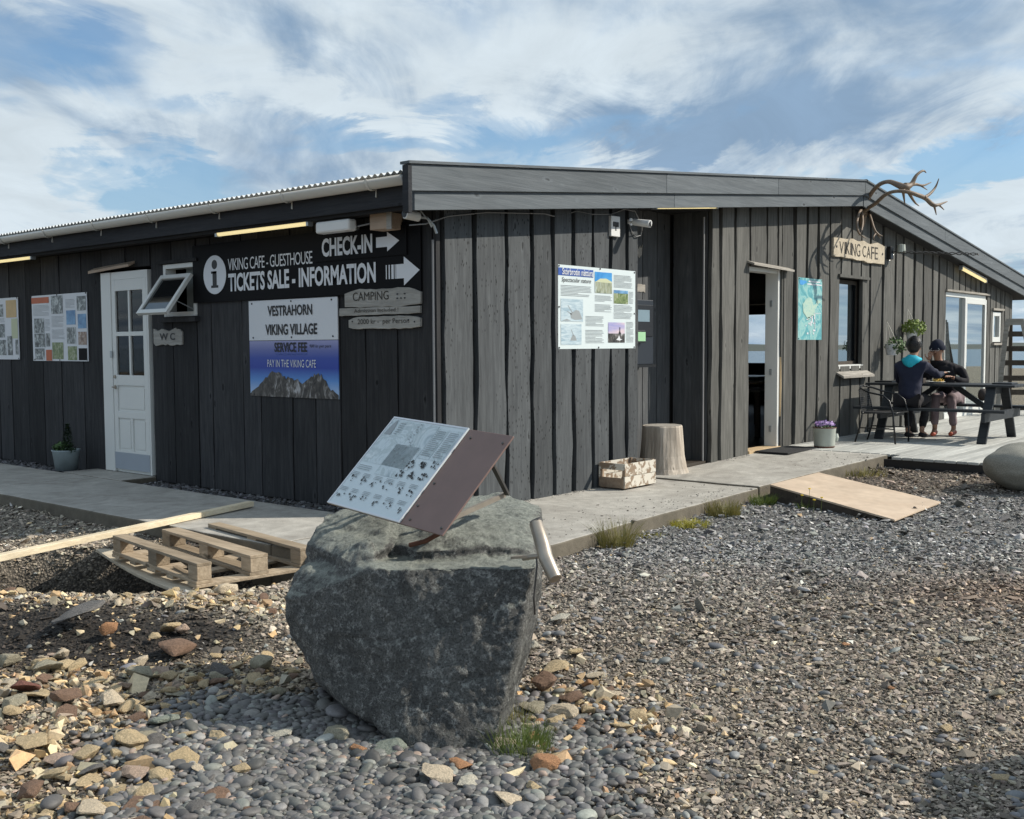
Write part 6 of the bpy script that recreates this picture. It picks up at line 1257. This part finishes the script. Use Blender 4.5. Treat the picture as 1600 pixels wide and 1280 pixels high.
sm = MB()
for k in range(17): a = -.20 + k * .025; sm.tube([cp(a, .26, .425), cp(a, -.22, .41)], .0035, 4)
for k in range(19): b_ = .25 - k * .026; sm.tube([cp(-.21, b_, .422), cp(.21, b_, .422)], .0035, 4)
sm.build('seat_mesh', 'black_metal', ch); sm = MB()
for k in range(13): a = -.17 + k * .0283; sm.tube([cp(a, -.22, .41), cp(a * .95, -.28, .73)], .0035, 4)
for k in range(11): z_ = .43 + k * .028; sm.tube([cp(-.19, -.222 - k * .0055, z_), cp(.19, -.222 - k * .0055, z_)], .0035, 4)
sm.build('back_mesh', 'black_metal', ch)
# second bench end / ladder
ld_ = thing('stepladder', PX(1580, 660, 14.9), 'weathered wooden stepladder standing at the far end of the building', 'ladder')
LX = 14.9
def lp(px, py, X_=LX): return PX(px, py, X_)
for q in (((1556, 668), (1574, 502)), ((1634, 668), (1598, 502))):
    MB().bar(lp(*q[0]), lp(*q[1]), .09, .035, (1, 0, 0)).build('rail', 'grey_wood_side', ld_)
MB().bar(lp(1572, 503), lp(1600, 503), .12, .04, (1, 0, 0)).build('top_step', 'grey_wood_side', ld_)
for py in (522, 545, 567, 591, 613, 637): tt = (668 - py) / 166; MB().bar(lp(1556 + 18 * tt + 1, py), lp(1634 - 36 * tt, py), .10, .03, (1, 0, 0)).build('step', 'dark_timber', ld_)
for q in (((1578, 660), (1580, 506)), ((1650, 655), (1602, 506))): MB().bar(lp(*q[0], 15.7), lp(*q[1], 15.0), .05, .03, (1, 0, 0)).build('rear_leg', 'dark_timber', ld_)
# low dark bench on the far side of the deck
fb = thing('low_bench', (14.5, -2.4, DZ), 'low dark bench on the deck behind the picnic table at the right edge', 'bench')
MB().box(13.2, 13.6, -4.6, -1.9, .44, .49).build('seat_board', 'table_wood', fb)
for y_ in (-2.2, -4.2): MB().box(13.25, 13.55, y_, y_ + .1, DZ, .44).build('leg', 'table_wood', fb)
# tables inside the room
for (x_, y_, h_, mt_n, lab) in ((10.6, 2.55, .80, 'door_wood', 'wooden table inside the cafe seen through the open door'), (8.3, 1.35, .78, 'stain_weathered', 'near dark table inside the cafe seen through the open door'), (13.8, 4.2, .80, 'white_paint', 'pale table inside the cafe below the far window')):
    ti = thing('cafe_table', (x_, y_, .08), lab, 'table'); MB().box(x_ - .5, x_ + .5, y_ - .4, y_ + .4, h_ - .03, h_).build('table_top', mt_n, ti)
    for sx in (-1, 1):
        for sy in (-1, 1): MB().box(x_ + sx * .45 - .03, x_ + sx * .45 + .03, y_ + sy * .35 - .03, y_ + sy * .35 + .03, .076, h_ - .03).build('leg', 'dark_timber', ti)

# ------------------------------------------------------------------ people
def skin(name, pts, edges, mat, parent, sub_=2, root=0):
    me = bpy.data.meshes.new(name); me.from_pydata([tuple(map(float, p[:3])) for p in pts], edges, [])
    o = link(name, me, mat, parent, smooth=False); o.modifiers.new('s', 'SKIN'); s_ = me.skin_vertices[0].data
    for i, p in enumerate(pts): s_[i].radius = (p[3], p[4] if len(p) > 4 else p[3]); s_[i].use_root = (i == root)
    o.modifiers['s'].use_smooth_shade = True; m_ = o.modifiers.new('d', 'SUBSURF'); m_.levels = m_.render_levels = sub_; return o
def chain(*idx): return list(zip(idx, idx[1:]))
def ell(mb, c_, r, n=14, cut=-1.0):
    """ellipsoid, optionally only the part above cut"""
    vs = []; rows = 9
    for i in range(rows):
        a = math.asin(cut) + (pi / 2 - math.asin(cut)) * i / (rows - 1)
        for k in range(n): vs.append((c_[0] + r[0] * cos(a) * cos(2 * pi * k / n), c_[1] + r[1] * cos(a) * sin(2 * pi * k / n), c_[2] + r[2] * sin(a)))
    return mb.add(vs, [(i * n + k, i * n + (k + 1) % n, i * n + n + (k + 1) % n, i * n + n + k) for i in range(rows - 1) for k in range(n)])
def hand(parent, w_, d_, up, s_=1.0, curl=.5, side=1):
    """palm and five bent fingers, from wrist w_ pointing along d_"""
    w_, d_, up = (np.array(q, float) for q in (w_, d_, up)); d_ /= np.linalg.norm(d_); sd = np.cross(d_, up); sd /= np.linalg.norm(sd); up = np.cross(sd, d_)
    pts = [(*w_, .024, .02), (*(w_ + d_ * .045), .036, .015), (*(w_ + d_ * .085), .036, .013)]; E_ = [(0, 1), (1, 2)]
    for k, (o_, ln) in enumerate(((-.030, .055), (-.010, .066), (.011, .062), (.030, .048))):
        b0 = w_ + d_ * .088 + sd * o_; i0 = len(pts); pts += [(*b0, .009), (*(b0 + (d_ - up * curl * .4) * ln * .5 * s_), .0085), (*(b0 + (d_ * .85 - up * curl) * ln * s_), .0075)]; E_ += [(2, i0), (i0, i0 + 1), (i0 + 1, i0 + 2)]
    i0 = len(pts); b0 = w_ + d_ * .03 - sd * .034 * side; pts += [(*b0, .012), (*(b0 + (d_ * .6 - sd * .8 * side) * .035), .010), (*(b0 + (d_ * .95 - sd * .8 * side - up * .3) * .06), .008)]; E_ += [(1, i0), (i0, i0 + 1), (i0 + 1, i0 + 2)]
    return skin('hand', pts, E_, 'skin', parent, 1)
FOLD = bpy.data.textures.new('folds', 'CLOUDS'); FOLD.noise_scale = .09; FOLD.noise_depth = 3
def person(label, o, face_dir, head, chest_lean, arms, legs, mats, seat):
    """o: pelvis centre; arms: list of (shoulder, elbow, wrist, hand_dir); legs: list of (hip, knee, ankle, toe)"""
    p = thing('person', (o[0], o[1], DZ), label, 'person'); fx = face_dir
    neck = (head[0] - fx * .045, head[1], head[2] - .16)
    # one continuous body: pelvis, trunk, neck and head with limbs
    pts = [(*o, .10, .09), (*(np.array(o) * .5 + np.array(neck) * .5 - (fx * .02, 0, .05)), .09, .08), (*(np.array(neck) - (fx * .035, 0, .10)), .09, .07), (*neck, .050), (head[0] - fx * .02, head[1], head[2] - .08, .062), (head[0] + fx * .008, head[1], head[2] - .035, .078, .072), (head[0], head[1], head[2] + .03, .088, .08), (head[0] - fx * .01, head[1], head[2] + .085, .062)]
    E_ = chain(0, 1, 2, 3, 4, 5, 6, 7)
    for a in arms: i0 = len(pts); pts += [(*a[0], .052), (*a[1], .038), (*a[2], .024)]; E_ += [(2, i0), (i0, i0 + 1), (i0 + 1, i0 + 2)]
    for l_ in legs: i0 = len(pts); pts += [(*l_[0], .075), (*l_[1], .052), (*l_[2], .036), (*l_[3], .028)]; E_ += [(0, i0), (i0, i0 + 1), (i0 + 1, i0 + 2), (i0 + 2, i0 + 3)]
    body = skin('body', pts, E_, 'skin', p)
    # features of the face
    fc_ = MB(); hx, hy, hz = head; fcx = hx + fx * .084
    fc_.add([(fcx - fx * .01, hy - .014, hz - .04), (fcx - fx * .01, hy + .014, hz - .04), (fcx + fx * .022, hy, hz - .042), (fcx - fx * .005, hy, hz + .01)], [(0, 1, 2), (0, 2, 3), (1, 3, 2), (0, 3, 1)]); sub(fc_, 'nose', 'skin', body)
    for sy in (-1, 1): m_ = MB(); ell(m_, (hx - fx * .005, hy + sy * .082, hz - .02), (.016, .008, .03), 10, -.999); sub(m_, 'ear', 'skin', body)
    m_ = MB(); m_.box(min(fcx - .006, fcx + .002), max(fcx - .006, fcx + .002), hy - .022, hy + .022, hz - .066, hz - .058); sub(m_, 'mouth', 'rust', body)
    for sy in (-1, 1): m_ = MB(); ell(m_, (fcx - fx * .006, hy + sy * .03, hz + .002), (.006, .012, .006), 8, -.999); sub(m_, 'eye', 'ink_black', body)
    # clothing
    pts = [(*(np.array(o) - (0, 0, .03)), .165, .135), (*(np.array(o) * .5 + np.array(neck) * .5 - (0, 0, .03)), .165, .125), (*(np.array(neck) - (fx * .035, 0, .09)), .185, .115), (*(np.array(neck) - (fx * .012, 0, .015)), .072, .068)]; E_ = chain(0, 1, 2, 3)
    for a in arms:
        i0 = len(pts); s0, e0, w0 = map(np.array, a[:3]); pts += [(*s0, .078), (*(s0 * .5 + e0 * .5), .062), (*e0, .056), (*(e0 * .45 + w0 * .55), .046), (*(e0 * .08 + w0 * .92), .036)]; E_ += [(2, i0)] + chain(i0, i0 + 1, i0 + 2, i0 + 3, i0 + 4)
    jk = skin('jacket', pts, E_, mats['top'], p, 3, 0); dm = jk.modifiers.new('folds', 'DISPLACE'); dm.texture = FOLD; dm.strength = .035; dm.mid_level = .5; dm.texture_coords = 'GLOBAL'
    pts = [(*(np.array(o) - (0, 0, .0)), .15, .11)]; E_ = []
    for l_ in legs:
        i0 = len(pts); h0, k0, a0_ = map(np.array, l_[:3]); pts += [(*h0, .095), (*(h0 * .45 + k0 * .55), .088), (*k0, .075), (*(k0 * .5 + a0_ * .5), .066), (*(k0 * .1 + a0_ * .9), .055)]; E_ += [(0, i0)] + chain(i0, i0 + 1, i0 + 2, i0 + 3, i0 + 4)
    tr_ = skin('trousers', pts, E_, mats['legs'], p, 3, 0); dm = tr_.modifiers.new('folds', 'DISPLACE'); dm.texture = FOLD; dm.strength = .028; dm.mid_level = .5; dm.texture_coords = 'GLOBAL'
    for l_ in legs:
        a0_, t0 = map(np.array, l_[2:4]); d_ = t0 - a0_; d_[2] = 0; d_ /= np.linalg.norm(d_); z0 = DZ + .045
        sh = skin('shoe', [(*(np.array((a0_[0], a0_[1], z0 + .02)) - d_ * .05), .045, .04), (a0_[0] + d_[0] * .05, a0_[1] + d_[1] * .05, z0 + .005, .045, .04), (a0_[0] + d_[0] * .17, a0_[1] + d_[1] * .17, z0 - .01, .042, .03)], [(0, 1), (1, 2)], mats['shoe'], p, 1)
    for a in arms: hand(p, a[2], a[3], a[4], curl=a[5])
    return p, neck
pr1, nk = person('seated person seen from behind in a navy jacket with turquoise hood, reaching across the table', (8.42, -1.02, .66), 1, (8.63, -1.02, 1.415), 0,
    [((8.53, -1.20, 1.14), (8.80, -1.30, 1.00), (9.12, -1.25, 1.03), (1, .05, .1), (0, 0, 1), .4), ((8.53, -.84, 1.14), (8.68, -.78, .92), (8.95, -.86, .93), (1, -.2, 0), (0, 0, 1), .5)],
    [((8.46, -1.11, .65), (8.87, -1.13, .67), (8.74, -1.10, .20), (8.92, -1.12, .13)), ((8.46, -.93, .65), (8.86, -.88, .67), (8.66, -.93, .20), (8.84, -.95, .13))], {'top': 'navy_cloth', 'legs': 'dark_trousers', 'shoe': 'dark_trousers'}, 0)
hd = np.array((8.63, -1.02, 1.415)); hm = MB()
ell(hm, hd + (-.02, 0, .025), (.115, .110, .122), 22, -.35); ell(hm, hd + (-.045, 0, .01), (.082, .094, .11), 18, -.95)
for _ in range(700):
    a = rng.uniform(0, 6.28); e_ = rng.uniform(-.2, 1.5); n_ = np.array([cos(e_) * cos(a), cos(e_) * sin(a), sin(e_)])
    if n_[0] > .55 and n_[2] < .45: continue
    q = hd + (-.02, 0, .03) + n_ * (.112, .107, .12); tg = np.cross(n_, (0, 0, 1.)); tg /= np.linalg.norm(tg) + 1e-6; hm.add([q - tg * .004, q + tg * .004, q + n_ * .018 + np.array([0, 0, -.012]) + tg * rng.normal() * .01], [(0, 1, 2)])
hm.build('hair', 'hair_black', pr1, smooth=False, fix=False)
hm = MB(); base = np.array(nk) + (-.03, 0, -.04); n = 16; vs = []
for i, (ro, rz, bk) in enumerate(((.082, .055, 0), (.12, .02, -.01), (.135, -.03, -.03), (.12, -.09, -.055), (.06, -.15, -.075), (.01, -.18, -.08))):
    for k in range(n): a = 2 * pi * k / n; back = max(0, -cos(a)); vs.append((base[0] + ro * .85 * cos(a) * (1 if cos(a) < 0 else .7) + bk * .6, base[1] + ro * 1.05 * sin(a), base[2] + .03 + rz * (.35 + .65 * back) + .006 * sin(5 * a)))
hm.add(vs, [(i * n + k, i * n + (k + 1) % n, i * n + n + (k + 1) % n, i * n + n + k) for i in range(5) for k in range(n)]); hm.build('hood', 'cyan_cloth', pr1, smooth=True)
pr2, nk = person('seated person in black hoodie, dark beanie and glasses with one hand raised to the mouth', (9.80, -1.16, .66), -1, (9.55, -1.03, 1.365), 0,
    [((9.70, -.98, 1.08), (9.52, -.88, .94), (9.45, -.95, 1.20), (-.1, -.2, 1), (-1, 0, 0), 1.1), ((9.73, -1.33, 1.06), (9.66, -1.43, .88), (9.38, -1.30, .96), (-1, .2, .25), (0, 0, 1), .5)],
    [((9.76, -1.26, .65), (9.36, -1.30, .67), (9.46, -1.32, .20), (9.30, -1.32, .13)), ((9.76, -1.07, .65), (9.34, -1.08, .67), (9.30, -1.10, .20), (9.14, -1.12, .13))], {'top': 'black_cloth', 'legs': 'pink_trousers', 'shoe': 'orange_shoe'}, 0)
hd = np.array((9.55, -1.03, 1.365)); hm = MB(); ell(hm, hd + (.01, 0, .02), (.112, .108, .135), 26, .0); hm.lathe(hd + (.012, 0, .018), [(.112, -.025), (.118, .0), (.114, .03)], 26).build('beanie', 'navy_knit', pr2, smooth=True, fix=False)
gl = MB()
for sy in (-1, 1):
    c_ = hd + (-.094, sy * .033, .0); n = 14; gl.tube([c_ + (0, .026 * cos(2 * pi * k / n), .02 * sin(2 * pi * k / n)) for k in range(n + 1)], .0028, 5); gl.tube([c_ + (0, sy * .026, .004), hd + (0, sy * .09, .0)], .0025, 5)
gl.tube([hd + (-.095, -.008, 0), hd + (-.095, .008, 0)], .0028, 5).build('glasses', 'ceramic', pr2)
hm = MB(); base = np.array(nk) + (.055, 0, -.045); n = 16; vs = []
for ro, rz in ((.085, .035), (.12, .045), (.13, .0), (.11, -.05)):
    for k in range(n): a = 2 * pi * k / n; vs.append((base[0] + ro * cos(a) * .9, base[1] + ro * sin(a) * 1.1, base[2] + rz))
hm.add(vs, [(i * n + k, i * n + (k + 1) % n, i * n + n + (k + 1) % n, i * n + n + k) for i in range(3) for k in range(n)]).build('hood', 'black_cloth', pr2, smooth=True)
hm = MB()
for k, (a, b, w_, h_) in enumerate(((.02, .96, .035, .05), (-.03, .97, .03, .045), (-.07, .97, .045, .06), (-.02, .93, .10, .008))): hm.box(9.62 - .005 * k, 9.625 - .005 * k, -1.15 + a - w_ / 2, -1.15 + a + w_ / 2, b - h_ / 2, b + h_ / 2)
hm.build('chest_print', 'pink_print', pr2)
MB().obox((9.30, -1.27, 1.045), (.035, .0, 0), (0, .018, 0), (0, 0, .004)).build('phone', 'ceramic', label='small white phone held out between the two seated people', cat='phone', bevel=.003)
bg = thing('backpack', (9.95, -1.7, DZ + .46), 'brown bag standing on the far bench right of the seated people', 'bag'); ms_ = skin('bag_body', [(9.80, -1.62, .60, .10, .08), (9.80, -1.62, .72, .11, .09), (9.80, -1.62, .80, .07, .06)], [(0, 1), (1, 2)], 'grey_bag', bg, 1)
